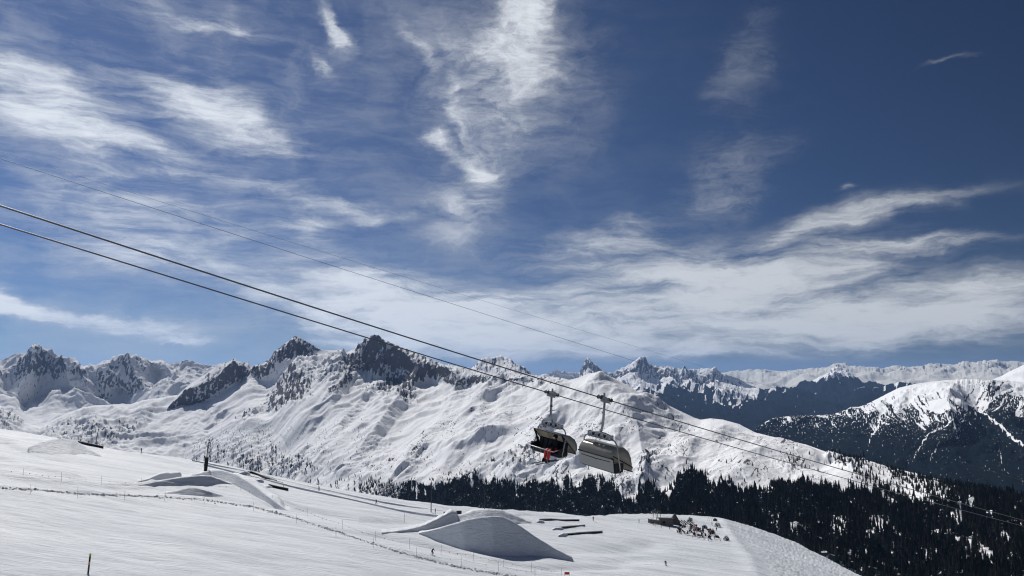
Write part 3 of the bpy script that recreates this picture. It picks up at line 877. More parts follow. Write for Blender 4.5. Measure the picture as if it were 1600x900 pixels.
def mat_piste():
    m, t, b = newmat('groomed_snow')
    g = t.n.new('ShaderNodeNewGeometry')
    pos = g.outputs['Position']
    st = t.mapping(pos, rot=(0, 0, R(25)), scale=(0.05, 0.55, 0.3))
    n1 = t.noise(st, 1.0, 6, 0.65, 0.3).outputs[0]
    st2 = t.mapping(pos, rot=(0, 0, R(18)), scale=(0.012, 0.10, 0.05))
    n2 = t.noise(st2, 1.0, 4, 0.6, 0.6).outputs[0]
    f = t.math('ADD', t.math('MULTIPLY', n1, 0.55), t.math('MULTIPLY', n2, 0.45))
    c = t.mix(t.mrange(f, 0.34, 0.62), (0.48, 0.51, 0.55, 1), (0.71, 0.73, 0.755, 1))
    t.l.new(c, b.inputs['Base Color'])
    b.inputs['Roughness'].default_value = 0.65
    b.inputs['Specular IOR Level'].default_value = 0.3
    n6 = t.noise(t.mapping(pos, rot=(0, 0, R(48)), scale=(0.03, 0.9, 0.4)), 1.0, 5, 0.7, 0.4).outputs[0]
    c = t.mix(t.math('MULTIPLY', t.mrange(n6, 0.60, 0.74), 0.30), c, (0.40, 0.43, 0.48, 1))
    t.l.new(c, b.inputs['Base Color'])
    bp = t.n.new('ShaderNodeBump')
    bp.inputs['Strength'].default_value = 0.8
    bp.inputs['Distance'].default_value = 0.7
    st3 = t.mapping(pos, rot=(0, 0, R(25)), scale=(0.12, 1.6, 0.8))
    n3 = t.noise(st3, 1.0, 7, 0.7, 0.2).outputs[0]
    n5 = t.noise(pos, 0.9, 5, 0.6).outputs[0]
    t.l.new(t.math('ADD', n3, t.math('MULTIPLY', n5, 0.35)), bp.inputs['Height'])
    t.l.new(bp.outputs[0], b.inputs['Normal'])
    return m


M_piste = mat_piste()


def foreground():
    az = np.concatenate([np.linspace(-math.pi, -1.0, 60)[:-1], np.linspace(-1.0, -0.66, 60)[:-1], np.linspace(-0.66, 0.50, 1250)[:-1], np.linspace(0.50, 1.2, 100)[:-1], np.linspace(1.2, math.pi, 50)])
    E = np.interp(az, EAZ, EE, left=EE[0], right=EE[-1])
    back = sstep(1.3, 2.2, np.abs(az))
    E = E * (1 - back) + 150 * back
    t1_ = np.linspace(0, 1, 30)[:, None] * 58.0 + 0 * E[None]
    u = np.linspace(0, 1, 640)[1:, None]
    t2_ = 1.0 / (1 / 58.0 + u * (1 / E[None] - 1 / 58.0))
    r = np.concatenate([t1_, t2_], 0)
    x = np.sin(az) * r; y = np.cos(az) * r
    z = H(x, y)
    near = np.exp(-(r / 9.0) ** 2)
    z = z * (1 - near) + near * (-1.9 + 0 * z)
    ex = []
    ze = z[-1]
    for k in range(1, 26):
        q = (k / 25.0)
        dr = 2.0 * (math.exp(5.2 * q) - 1) * 1.9
        rr = E + dr
        dz = -0.75 * dr * dr / (dr + 12.0)
        ex.append((np.sin(az) * rr, np.cos(az) * rr, ze + dz + (0.03 * dr) * fbm(az * 40, az * 0 + k * .2, 3, 9)))
    X = np.concatenate([x, [e[0] for e in ex]], 0); Y = np.concatenate([y, [e[1] for e in ex]], 0); Z = np.concatenate([z, [e[2] for e in ex]], 0)
    me = mesh_np('ski_slope', np.stack([X, Y, Z], -1).reshape(-1, 3), grid_faces(X.shape[0], X.shape[1]), M_piste, True)
    tag(add(me, 'ski_slope'), 'groomed snow piste with a terrain park filling the foreground', 'ski slope', None, 'structure')


foreground()

# ================================================================== trees of the main massif
M_spruce = plain('spruce_needles', (0.018, 0.026, 0.022, 1), 0.9, 0, 0.5, 0.6, 0.05)
M_larch = plain('larch_twigs', (0.048, 0.042, 0.038, 1), 0.9, 0, 0.4, 0.6, 0.05)
M_bark = plain('bark', (0.07, 0.055, 0.045, 1), 0.9, 0, 0.3, 3)


def tree_shape(seed, tiers=6, sides=7, width=0.17, droop=0.5, narrow=1.0):
    """one conifer of height 1: ragged tiers of boughs on a tapered trunk"""
    rg = random.Random(seed)
    V, Fc, mi = [], [], []
    for t in range(tiers):
        a = t / tiers
        z0 = 0.08 + 0.86 * a
        top = min(1.0, z0 + 0.92 / tiers * 1.9)
        rad = width * (1 - a) ** 0.85 * rg.uniform(0.8, 1.15) * narrow + 0.012
        c = len(V)
        V.append((rg.uniform(-.01, .01), rg.uniform(-.01, .01), top))
        ph = rg.uniform(0, 6.28)
        for k in range(sides * 2):
            an = ph + k * math.pi / sides
            rr = rad * (rg.uniform(.85, 1.25) if k % 2 == 0 else rg.uniform(.35, .6))
            V.append((math.cos(an) * rr, math.sin(an) * rr, z0 - (0.03 if k % 2 == 0 else -0.015) * droop * rg.uniform(.4, 1.6)))
        for k in range(sides * 2):
            Fc.append((c, c + 1 + k, c + 1 + (k + 1) % (sides * 2))); mi.append(0)
    c = len(V)
    for k in range(4):
        V.append((math.cos(k * 1.57) * .016, math.sin(k * 1.57) * .016, -0.06))
    V.append((0, 0, 0.6))
    for k in range(4):
        Fc.append((c + k, c + (k + 1) % 4, c + 4)); mi.append(1)
    return np.array(V), np.array(Fc), np.array(mi)


TREES = [tree_shape(1), tree_shape(2, 7, 6, .15), tree_shape(3, 5, 6, .20), tree_shape(4, 6, 5, .13, 1.2), tree_shape(5, 7, 5, .12, .4)]


def plant():
    rg = np.random.default_rng(5)
    P = MG['P']; PX = MG['PX']; PY = MG['PY']
    A = P[:-1, :-1]; B = P[1:, :-1]; C = P[:-1, 1:]
    area = np.linalg.norm(np.cross(B - A, C - A), axis=-1)
    X = PX[:-1, :-1]; Y = PY[:-1, :-1]
    dist = np.linalg.norm(A, axis=-1)
    edge = interp(EDGE, X, 1)
    vis = (Y < edge + 16) & (X > 150) & (X < 1660)
    dens = tree_density(X, Y) * vis * area / 62.0
    # keep the far left thinner: trees there are only a pixel or two
    n = rg.poisson(np.clip(dens, 0, 6))
    idx = np.argwhere(n > 0)
    out = []
    for i, j in idx:
        for _ in range(n[i, j]):
            a, b = rg.random(2)
            p = A[i, j] + (B[i, j] - A[i, j]) * a + (C[i, j] - A[i, j]) * b
            edge_f = 0.75 if Y[i, j] < np.interp(X[i, j], [q[0] for q in TREE_TOP], [q[1] for q in TREE_TOP]) - 4 else 1.0
            h = (rg.uniform(7, 13) if X[i, j] < 720 else (rg.uniform(8, 17) if X[i, j] < 1040 else rg.uniform(9, 20))) * edge_f * (1.25 if rg.random() < .08 else 1)
            out.append((p[0], p[1], p[2], h, X[i, j], Y[i, j], dist[i, j], edge[i, j]))
    T = np.array(out)
    print('trees', len(T))
    size = T[:, 3] / T[:, 6] * FPX
    seen = (T[:, 5] < T[:, 7] + 2) & (T[:, 4] > 2) & (T[:, 4] < 1598) & (T[:, 5] < 898)
    order = np.argsort(-(size * seen))
    big = order[:300]; rest = order[300:]
    # individual trees
    protos = []
    for k, (V, Fc, mi) in enumerate(TREES):
        protos.append(mesh_np('conifer', V, Fc, [M_larch if k > 2 else M_spruce, M_bark], False, None, mi))
    lab = {0: 'dark spruce standing in the dense valley forest among hundreds alike', 1: 'bare brownish larch standing in the dense valley forest among hundreds alike'}
    first = None
    for q, i in enumerate(big):
        k = int(rg.integers(0, 5))
        o = bpy.data.objects.new('larch_tree' if k > 2 else 'spruce_tree', protos[k])
        COL.objects.link(o)
        o.location = T[i, :3]; h = T[i, 3]
        o.scale = (h, h, h); o.rotation_euler = (0, 0, rg.uniform(0, 6.28))
        tag(o, lab[1 if k > 2 else 0], 'tree', 'larches of the valley forest' if k > 2 else 'spruces of the valley forest')
    # all the others as one wood
    VV, FF, MM = [], [], []
    off = 0
    kinds = rg.integers(0, 5, len(rest)); rot = rg.uniform(0, 6.28, len(rest))
    for k in range(5):
        V, Fc, mi = TREES[k]
        sel = rest[kinds == k]; rr = rot[kinds == k]
        c, s_ = np.cos(rr)[:, None], np.sin(rr)[:, None]
        h = T[sel, 3][:, None]
        wd = 1.0
        x = (V[None, :, 0] * c - V[None, :, 1] * s_) * h * wd + T[sel, 0][:, None]
        y = (V[None, :, 0] * s_ + V[None, :, 1] * c) * h * wd + T[sel, 1][:, None]
        z = V[None, :, 2] * h + T[sel, 2][:, None]
        VV.append(np.stack([x, y, z], -1).reshape(-1, 3))
        f = Fc[None] + (np.arange(len(sel)) * len(V))[:, None, None] + off
        FF.append(f.reshape(-1, 3)); MM.append(np.tile(np.where(mi == 1, 2, 1 if k > 2 else 0), len(sel)))
        off += len(V) * len(sel)
    me = mesh_np('forest', np.concatenate(VV), np.concatenate(FF), [M_spruce, M_larch, M_bark], False, None, np.concatenate(MM))
    tag(add(me, 'forest'), 'dense dark conifer forest covering the lower flank of the main massif', 'forest', None, 'stuff')


plant()

# ================================================================== terrain park: jumps, rails, fences, masts
M_jump = None


def mat_jump():
    m, t, b = newmat('packed_snow')
    g = t.n.new('ShaderNodeNewGeometry'); pos = g.outputs['Position']
    n1 = t.noise(t.mapping(pos, scale=(0.25, 0.25, 0.8)), 1.0, 6, 0.6, 1.2).outputs[0]
    t.l.new(t.mix(n1, (0.60, 0.625, 0.66, 1), (0.84, 0.855, 0.875, 1)), b.inputs['Base Color'])
    b.inputs['Roughness'].default_value = 0.7
    b.inputs['Specular IOR Level'].default_value = 0.2
    bp = t.n.new('ShaderNodeBump'); bp.inputs['Strength'].default_value = 1.0; bp.inputs['Distance'].default_value = 0.5
    n2 = t.noise(t.mapping(pos, scale=(0.5, 0.5, 1.2)), 1.0, 7, 0.65, 1.5).outputs[0]
    t.l.new(n2, bp.inputs['Height']); t.l.new(bp.outputs[0], b.inputs['Normal'])
    return m


M_jump = mat_jump()


def at(px, py, r):
    hx, hy, m = [float(v) for v in ray(px, py)]
    return np.array([hx * r, hy * r, m * r])


def Hs(x, y):
    return float(H(np.array([x]), np.array([y]))[0])


def snow_mound(name, label, front, crest, run, top, back, N=60, cat='snow jump', rise=0.35, seed=5, bumps=0.18):
    """packed snow feature: steep near side from `front` up to `crest`, a top and a back that runs out"""
    x0, x1 = front[0][0], front[-1][0]
    us = np.linspace(0, 1, N)
    rows = []
    fr = []
    for u in us:
        fx = x0 + (x1 - x0) * u
        fy = np.interp(fx, [p[0] for p in front], [p[1] for p in front])
        a = hit0(fx, fy, H0); fr.append((a[0], a[1]))
    fr = np.array(fr)
    kk_ = np.ones(5) / 5
    fr = np.stack([np.convolve(np.pad(fr[:, c_], 2, 'edge'), kk_, 'valid') for c_ in (0, 1)], 1)
    cx0, cx1 = crest[0][0], crest[-1][0]
    dpx = np.array([np.interp(x0 + (x1 - x0) * u, [p[0] for p in front], [p[1] for p in front]) - np.interp(cx0 + (cx1 - cx0) * u, [p[0] for p in crest], [p[1] for p in crest]) for u in us])
    dpx = np.clip(dpx / dpx.max(), 0.06, 1)
    nr = 9 + 4 + 9
    V = np.zeros((nr, N, 3))
    for i, u in enumerate(us):
        cx = cx0 + (cx1 - cx0) * u
        cy = np.interp(cx, [p[0] for p in crest], [p[1] for p in crest])
        f = fr[i]; r0 = math.hypot(*f)
        fz = Hs(*f)
        taper = math.sin(math.pi * min(1, max(0, u))) ** 0.5
        rn = run * dpx[i]
        c = at(cx, cy, r0 + rn)
        gz = Hs(c[0], c[1])
        c[2] = max(c[2], gz + 0.02)
        hgt = c[2] - gz
        fwd = np.array([c[0], c[1]]) / math.hypot(c[0], c[1])
        for k in range(9):
            q = k / 8.0
            x = f[0] + (c[0] - f[0]) * q; y = f[1] + (c[1] - f[1]) * q
            qq = q ** 1.15
            z = fz + (c[2] - fz) * qq
            if k == 0: z -= 0.25
            z += bumps * math.sin(math.pi * q) * float(fbm(np.array([x / 2.5]), np.array([q * 2.0 + y / 6]), 3, seed)[0]) * 2 * min(1, hgt)
            V[k, i] = (x, y, z)
        for k in range(4):
            q = (k + 1) / 4.0
            x, y = c[0] + fwd[0] * top * q, c[1] + fwd[1] * top * q
            g2 = Hs(x, y)
            V[9 + k, i] = (x, y, max(g2 + hgt * (1 + 0.06 * math.sin(q * 3.1)), g2 - .1))
        for k in range(9):
            q = (k + 1) / 9.0
            d_ = top + back * q * (0.3 + .7 * taper)
            x, y = c[0] + fwd[0] * d_, c[1] + fwd[1] * d_
            g2 = Hs(x, y)
            V[13 + k, i] = (x, y, g2 + hgt * (0.5 + 0.5 * math.cos(math.pi * q)) - (0.3 if k == 8 else 0))
    me = mesh_np(name, V.reshape(-1, 3), grid_faces(nr, N), M_jump, True)
    o = add(me, name)
    tag(o, label, cat)
    return o


snow_mound('snow_jump', 'largest landing mound of the park with a wide shaded near side, below the padded post',
           [(656, 834), (690, 846), (725, 858), (770, 867), (805, 870), (850, 870), (896, 873)],
           [(654, 833), (680, 828), (705, 821), (730, 814.5), (750, 811), (768, 810), (785, 811), (798, 816), (815, 826), (840, 842), (865, 857), (893, 871)], 4.6, 1.0, 16, N=110, bumps=.22)
snow_mound('snow_jump', 'low sunlit snow mound directly behind the largest landing mound',
           [(690, 818), (760, 822), (830, 818)], [(690, 816), (715, 806), (740, 799), (762, 797), (785, 799), (805, 806), (830, 817)], 9.0, 3.0, 10, seed=8)
snow_mound('snow_kicker', 'curved snow kicker ramp with a sharp lip left of the largest landing mound',
           [(596, 834), (630, 832), (660, 829), (690, 823.5), (712, 819), (719, 818.5)],
           [(596, 833), (630, 829), (655, 824), (672, 817), (688, 809), (700, 802.5), (706, 800.5), (713, 801), (717, 817)], 1.4, 5.5, 2.0, N=90, cat='snow ramp', bumps=.05)
snow_mound('snow_kicker', 'snow kicker ramp left of the tall mast with the black mat',
           [(214, 754), (235, 753), (255, 751), (275, 747), (284, 745)], [(214, 753), (232, 748.5), (247, 742), (256, 739.5), (270, 740), (282, 738.5), (284, 744)], 1.2, 4.0, 2.0, cat='snow ramp', bumps=.08)
snow_mound('snow_jump', 'long landing mound with shaded near side under the tall mast with the black mat',
           [(200, 761), (240, 761), (280, 760), (320, 759), (345, 757), (362, 757)], [(200, 760), (230, 756), (260, 750), (290, 745.5), (312, 744), (330, 745), (345, 750), (362, 756)], 2.6, 1.5, 9, N=90, bumps=.2)
snow_mound('snow_jump', 'broad smooth snow hump descending right behind the tall mast with the black mat',
           [(264, 757), (330, 748), (370, 758), (400, 772), (425, 785), (452, 800)], [(262, 756), (285, 749), (308, 740.5), (330, 735.5), (348, 735), (370, 742), (400, 761), (425, 781), (452, 799.8)], 5.0, 4.0, 10, N=80, bumps=.05)
snow_mound('snow_jump', 'small low snow mound between the two rope fences, lower left',
           [(256, 772), (290, 774), (325, 775), (352, 776)], [(256, 771), (275, 767), (292, 763.5), (306, 763), (322, 767), (350, 775)], 2.4, .6, 5, bumps=.08)
snow_mound('snow_jump', 'rounded snow mound on the skyline at the far left of the piste',
           [(44, 704), (80, 710), (110, 711), (135, 709), (160, 714)], [(44, 700), (64, 692), (82, 687.5), (100, 686.5), (118, 690), (135, 700), (158, 713)], 14.0, 2, 12, N=70, bumps=.1)
snow_mound('snow_ramp', 'little snow ramp at the left end of the middle of three slide rails', [(862, 829), (874, 829), (879, 828)], [(862, 828), (868, 825), (876, 824.5), (880, 826)], 1.0, 1.5, 1, N=16, cat='snow ramp', bumps=0)
snow_mound('snow_ramp', 'little snow ramp at the left end of the lowest of three slide rails', [(872, 838), (882, 838), (886, 837)], [(872, 837), (879, 834), (884, 834), (887, 836)], 1.0, 1.5, 1, N=16, cat='snow ramp', bumps=0)
snow_mound('snow_ramp', 'little snow ramp at the left end of the uppermost of three slide rails', [(838, 817), (846, 817), (850, 816)], [(838, 816), (843, 813.5), (847, 813.5), (850, 815)], 1.0, 1.2, 1, N=16, cat='snow ramp', bumps=0)
snow_mound('snow_ramp', 'little snow ramp before the long black slide rail right of the matted mast', [(368, 742), (380, 743), (390, 743)], [(368, 741), (378, 738), (386, 737), (391, 741)], 1.0, 2.5, 2, N=16, cat='snow ramp', bumps=0)
snow_mound('snow_ramp', 'little snow ramp before the short black box right of the matted mast', [(391, 753), (404, 755), (412, 754)], [(391, 752), (400, 749.5), (408, 749.5), (412, 752)], 1.0, 2.5, 2, N=16, cat='snow ramp', bumps=0)
snow_mound('snow_ramp', 'little snow ramp nearest the short black box, lowest of that row', [(408, 763), (418, 764), (426, 763)], [(408, 762), (414, 759.5), (420, 759), (426, 761)], 1.0, 1.5, 1, N=16, cat='snow ramp', bumps=0)

snow_mound('snow_bank', 'upper of two long dark edged snow banks along the sunken track below the skyline',
           [(300, 720), (380, 736.5), (440, 751.5), (500, 765), (560, 778), (600, 786), (640, 792.5), (692, 799)], [(300, 718.5), (380, 734.5), (440, 749.3), (500, 762.8), (560, 775.8), (600, 784), (640, 790.8), (692, 797.5)], .5, .8, 3, N=160, cat='snow bank', bumps=.0)
snow_mound('snow_bank', 'lower of two long snow banks along the sunken track, ending at the kicker',
           [(318, 726), (400, 747), (455, 761), (500, 771), (560, 784.5), (620, 799), (660, 806), (688, 808.5)], [(318, 724.5), (400, 745), (455, 758.8), (500, 768.6), (560, 782), (620, 795.5), (660, 802), (686, 805)], .7, 1.0, 3.5, N=160, cat='snow bank', bumps=.05)

M_black = plain('black_plastic', (0.012, 0.013, 0.016, 1), 0.6, 0, .3, 3, .2)
M_steel = plain('galvanised_steel', (0.34, 0.35, 0.36, 1), 0.45, 0.7, .2, 6)
M_dark = plain('dark_steel', (0.05, 0.052, 0.056, 1), 0.5, 0.4, .2, 6)
M_wood = plain('weathered_wood', (0.16, 0.14, 0.12, 1), 0.8, 0, .35, 2)
M_yel = plain('yellow_paint', (0.62, 0.40, 0.04, 1), 0.5, 0, .1, 5)
M_red = plain('red_cloth', (0.55, 0.035, 0.03, 1), 0.7, 0, .15, 6)
M_blue = plain('blue_cloth', (0.05, 0.09, 0.25, 1), 0.7, 0, .15, 6)
M_ink = plain('black_cloth', (0.014, 0.015, 0.019, 1), 0.8, 0, .3, 6, .15)
M_grey = plain('grey_cloth', (0.16, 0.16, 0.17, 1), 0.8, 0, .2, 6)
M_skin = plain('skin', (0.50, 0.30, 0.22, 1), 0.6, 0, .1, 6)
M_white = plain('white_paint', (0.7, 0.7, 0.7, 1), 0.6, 0, .1, 6)


class MB:
    """collects boxes, tubes and discs into one mesh"""
    def __init__(s):
        s.bm = bmesh.new()

    def box(s, c, size, rot=None, bevel=0.0):
        r = bmesh.ops.create_cube(s.bm, size=1.0)
        vs = r['verts']
        M = Matrix.Diagonal((size[0], size[1], size[2], 1))
        if rot is not None: M = rot.to_4x4() @ M
        M = Matrix.Translation(Vector(c)) @ M
        bmesh.ops.transform(s.bm, matrix=M, verts=vs)
        if bevel:
            es = list({e for v in vs for e in v.link_edges})
            bmesh.ops.bevel(s.bm, geom=es, offset=bevel, segments=2, affect='EDGES', clamp_overlap=True)
        return s

    def beam(s, a, b, w, h=None, up=(0, 0, 1)):
        a, b = Vector(a), Vector(b)
        d = b - a
        q = d.to_track_quat('X', 'Z').to_matrix()
        return s.box((a + b) / 2, (d.length, w, h or w), q)

    def tube(s, pts, r, n=8, cap=True, r2=None):
        pts = [Vector(p) for p in pts]
        rings = []
        N = len(pts)
        for i, p in enumerate(pts):
            t = (pts[min(i + 1, N - 1)] - pts[max(i - 1, 0)]).normalized()
            u = t.cross(Vector((0, 0, 1)))
            if u.length < 1e-3: u = t.cross(Vector((0, 1, 0)))
            u.normalize(); v = t.cross(u)
            rr = r if r2 is None else r + (r2 - r) * i / (N - 1)
            rings.append([s.bm.verts.new(p + (u * math.cos(k * 2 * math.pi / n) + v * math.sin(k * 2 * math.pi / n)) * rr) for k in range(n)])
        for a, b in zip(rings[:-1], rings[1:]):
            for k in range(n):
                s.bm.faces.new((a[k], a[(k + 1) % n], b[(k + 1) % n], b[k]))
        if cap:
            s.bm.faces.new(rings[0][::-1]); s.bm.faces.new(rings[-1])
        return s

    def disc(s, c, axis, r, th, n=16):
        a = Vector(axis).normalized() * th / 2
        return s.tube([Vector(c) - a, Vector(c) + a], r, n)

    def face(s, pts):
        s.bm.faces.new([s.bm.verts.new(Vector(p)) for p in pts])
        return s

    def build(s, name, mat, parent=None, loc=None, smooth=False):
        me = bpy.data.meshes.new(name)
        bmesh.ops.recalc_face_normals(s.bm, faces=s.bm.faces)
        s.bm.to_mesh(me); s.bm.free()
        for m in (mat if isinstance(mat, (list, tuple)) else [mat]): me.materials.append(m)
        if smooth:
            for p in me.polygons: p.use_smooth = True
        return add(me, name, parent, loc)


def empty(name, loc, rz=0.0, label=None, cat=None, group=None):
    o = bpy.data.objects.new(name, None); COL.objects.link(o)
    o.empty_display_size = 0.3
    o.location = loc; o.rotation_euler = (0, 0, rz)
    tag(o, label, cat, group)
    return o


def rail(label, pts, hpx, thick=0.45, kind='box'):
    """slide box / rail: pts are pixel positions of the top line; hpx its visible height"""
    G = [hit(p[0], p[1] + hpx) for p in pts]
    r = math.hypot(G[0][0], G[0][1])
    h = hpx * r / FPX
    base = Vector(G[0])
    root = empty('slide_rail', base, 0, label, 'park rail')
    top = MB(); leg = None
    P3 = [Vector((g[0], g[1], g[2] + h)) - base for g in G]
    P3[0].z = h * 1.0
    for a, b in zip(P3[:-1], P3[1:]):
        d = (b - a).normalized() * 0.04
        top.beam(a - d, b + d, thick, 0.10)
    top.build('slide_surface', M_black, root)
    sk = MB()
    for a, b in zip(P3[:-1], P3[1:]):
        lo = Vector((0, 0, -h * 0.5 - 0.12))
        sk.beam(a + lo, b + lo, thick * 0.8, h * 0.96)
    sk.build('side_panel', M_black, root)
    for q in (P3[0], P3[-1]):
        MB().beam(q + Vector((0, 0, -0.06)), q + Vector((0, 0, -h - 0.4)), 0.12).build('leg', M_dark, root)
    return root


rail('uppermost of the three black slide rails right of the largest landing mound, slightly kinked', [(843, 811), (862, 810.2), (882, 811.5), (905, 811.5)], 2.4, .3)
rail('middle of the three black slide rails right of the largest landing mound', [(874, 823.5), (893, 821.5), (895, 821.5), (914, 820)], 2.4, .3)
rail('lowest of the three black slide rails right of the largest landing mound', [(882, 834), (911, 831.5), (941, 829.5)], 2.6, .3)
rail('long kinked black slide rail right of the mast with the black mat', [(382, 737), (392, 736.5), (402, 740), (418, 746.5), (432, 751)], 2.6, .35)
rail('short wide black slide box below the long kinked rail', [(420, 757), (434, 760), (450, 763.5)], 3.2, .6)
rail('black slide rail on the left skyline beside the rounded mound', [(122, 689.5), (140, 693.5), (161, 698)], 2.8)
rail('black slide box sticking out behind the kicker lip', [(694, 800.5), (706, 799), (720, 798)], 4.2, .8)
# tubular rail
G_ = hit(410, 754); b_ = Vector(G_)
pts_ = []
for px_, py_ in ((409, 752), (410.5, 749.5), (422, 749.5), (432, 753), (442, 755), (443, 759)):
    q_ = hit(px_, py_ + 2.5); pts_.append(Vector((q_[0], q_[1], q_[2] + 0.75)) - b_)
pts_[0].z -= .9; pts_[-1].z -= .9
tb = MB().tube(pts_, 0.09, 8).build('tube_rail', M_dark, None, b_)
tag(tb, 'bent dark tube rail between the long kinked rail and the short box', 'park rail')


def fence(label, poles, hgt=2.3, spacing=2.1, group=None):
    G = [Vector(hit(*p)) for p in poles]
    root = empty('rope_fence', G[0], 0, label, 'rope fence')
    for g in G:
        q = g - G[0]
        lean = Vector((random.uniform(-.06, .06), random.uniform(-.05, .05), 1)) * hgt
        MB().tube([q - Vector((0, 0, .3)), q + lean], 0.035, 6).build('fence_pole', M_steel, root)
    rp = MB()
    hh = 1.25
    for a, b in zip(G[:-1], G[1:]):
        a, b = a - G[0] + Vector((0, 0, hh)), b - G[0] + Vector((0, 0, hh))
        n = max(3, int((b - a).length / 1.0))
        pp = []
        for k in range(n + 1):
            u = k / n
            p = a.lerp(b, u)
            g = Hs(p.x + G[0].x, p.y + G[0].y) - G[0].z
            p.z = max(p.z - 0.28 * math.sin(math.pi * u), g + 0.55)
            pp.append(p)
        rp.tube(pp, 0.012, 4, False)
        m = int((b - a).length / spacing)
        for k in range(1, m):
            u = k / m * n; i = min(int(u), n - 1)
            p = pp[i].lerp(pp[i + 1], u - i)
            s_ = random.uniform(.10, .16)
            MB().box((0, 0, -s_ * .6), (s_ * 1.3, 0.03, s_ * 1.4), Matrix.Rotation(random.uniform(0, 3), 3, 'Z')).build('pennant', M_black, root, p)
    rp.build('rope', M_dark, root)
    return root


random.seed(12)
fence('upper rope fence with small dark pennants running past the mounds', [(-20, 738), (36, 745), (96, 752), (158, 757.5), (220, 760), (376, 767), (426, 786), (480, 807), (535, 827), (587, 845), (640, 857), (689, 867), (740, 876), (787, 886), (830, 894), (878, 903)])
fence('lower rope fence with small dark pennants nearest the camera', [(-20, 766), (48, 771), (121, 776), (194, 780.5), (257, 782), (319, 786), (396, 798), (463, 818), (525, 838), (583, 856), (651, 872), (721, 884), (779, 893), (836, 902)])


def clods():
    rg = np.random.default_rng(9)
    V, Fc = [], []
    pts = [(a, b + 2.5) for a, b in G3]
    base = np.array([(1, 0, 0), (-1, 0, 0), (0, 1, 0), (0, -1, 0), (0, 0, 1), (0, 0, -1)], float)
    tri = [(0, 2, 4), (2, 1, 4), (1, 3, 4), (3, 0, 4), (2, 0, 5), (1, 2, 5), (3, 1, 5), (0, 3, 5)]
    for k in range(1100):
        px = rg.uniform(0, 860)
        py = np.interp(px, [p[0] for p in pts], [p[1] for p in pts]) + rg.normal(0, .8)
        x, y, z = hit(px, py)
        s_ = rg.uniform(.08, .24) * (1 if rg.random() > .1 else 1.5)
        n = len(V)
        V += list(base * s_ * rg.uniform(.5, 1.3, (6, 1)) * np.array([1.2, 1.2, .8]) + np.array([x, y, z + s_ * .3]))
        Fc += [(a + n, b + n, c + n) for a, b, c in tri]
    o = add(mesh_np('snow_clods', V, np.array(Fc), plain('dirty_snow', (0.46, 0.47, 0.50, 1), .8, 0, .3, 3), False))
    tag(o, 'line of small dirty snow clods along the lower rope fence', 'snow clods', None, 'stuff')


clods()


def mast(label, px, py, top, wpx=1.6, mat_px=0, arms=0, name='mast'):
    x, y, z = hit(px, py); r = math.hypot(x, y)
    h = (py - top) * r / FPX; wd = wpx * r / FPX / 2
    root = empty(name, (x, y, z), 0, label, 'mast')
    MB().tube([(0, 0, -.4), (0, 0, h * .5), (0, 0, h)], wd, 8, r2=wd * .7).build('pole', M_dark, root)
    if mat_px:
        mh = mat_px * r / FPX
        MB().tube([(0, 0, 0.05), (0, 0, mh * .5), (0.0, 0, mh)], wd * 2.4, 10, r2=wd * 2.9).build('padding', M_black, root)
    for k in range(arms):
        MB().beam((-1.0 + .3 * k, 0, h - .35 - k * .55), (1.0 - .3 * k, 0, h - .15 - k * .55), .09).build('cross_arm', M_dark, root)
    if arms:
        MB().box((0.1, 0, h + .15), (.5, .3, .3), None, .05).build('lamp_head', M_dark, root)
    return root


m_ = mast('tall dark mast with cross arms and a black mat round its foot', 320.5, 741.5, 698, 1.9, 24, 2)
m_.rotation_euler = (0, R(3), 0)
mast('tall thin grey mast rising from the snow left of the kicker', 673.5, 800, 757, 1.5)
mast('thin grey mast just left of the padded post on the mound crest', 757, 797.5, 766, 1.2)
mast('short thick padded post with a yellow cap on the crest of the largest mound', 771, 811, 795, 1.6, 14, 0, 'padded_post')
mast('thin marker pole on the snow between kicker and rope fence', 631.5, 816, 803.5, .6, name='marker_pole')
# yellow and black piste marker in the left foreground
x_, y_ = [float(v) * 61.0 for v in ray(137, 905)[:2]]
z_ = Hs(x_, y_)
r_ = math.hypot(x_, y_); h_ = float(ray(139, 864.5)[2]) * r_ - z_
pm = empty('piste_marker', (x_, y_, z_), 0, 'slim yellow and black piste marker pole in the near left snow', 'marker pole')
pm.rotation_euler = (0, R(3), 0)
rr_ = 2.2 * r_ / FPX / 2
MB().tube([(0, 0, -.3), (0, 0, h_ * .45)], rr_, 10).build('lower_rod', M_dark, pm)
MB().tube([(0, 0, h_ * .45), (0, 0, h_ * .60)], rr_ * 1.05, 10).build('yellow_band', M_yel, pm)
MB().tube([(0, 0, h_ * .60), (0, 0, h_ * .86)], rr_, 10).build('black_band', M_black, pm)
MB().tube([(0, 0, h_ * .86), (0, 0, h_)], rr_ * 1.05, 10).build('yellow_tip', M_yel, pm)
# small red banner at the lower frame edge
x_, y_, z_ = hit(886, 903)
rb = empty('red_banner', (x_, y_, z_), 0, 'small red banner on two stakes at the bottom frame edge', 'banner')
MB().box((0, 0, 1.0), (1.1, .03, .55)).build('cloth', M_red, rb)
for s_ in (-.55, .55): MB().tube([(s_, 0, -.2), (s_, 0, 1.3)], .02, 6).build('stake', M_dark, rb)

# ================================================================== chairlift
def Pz(px, py, zc):
    """point at camera depth zc behind a pixel"""
    xc, yc = (px - 800.0) / FPX * zc, (450.0 - py) / FPX * zc
    return Vector((xc, CP * zc - SP * yc, SP * zc + CP * yc))


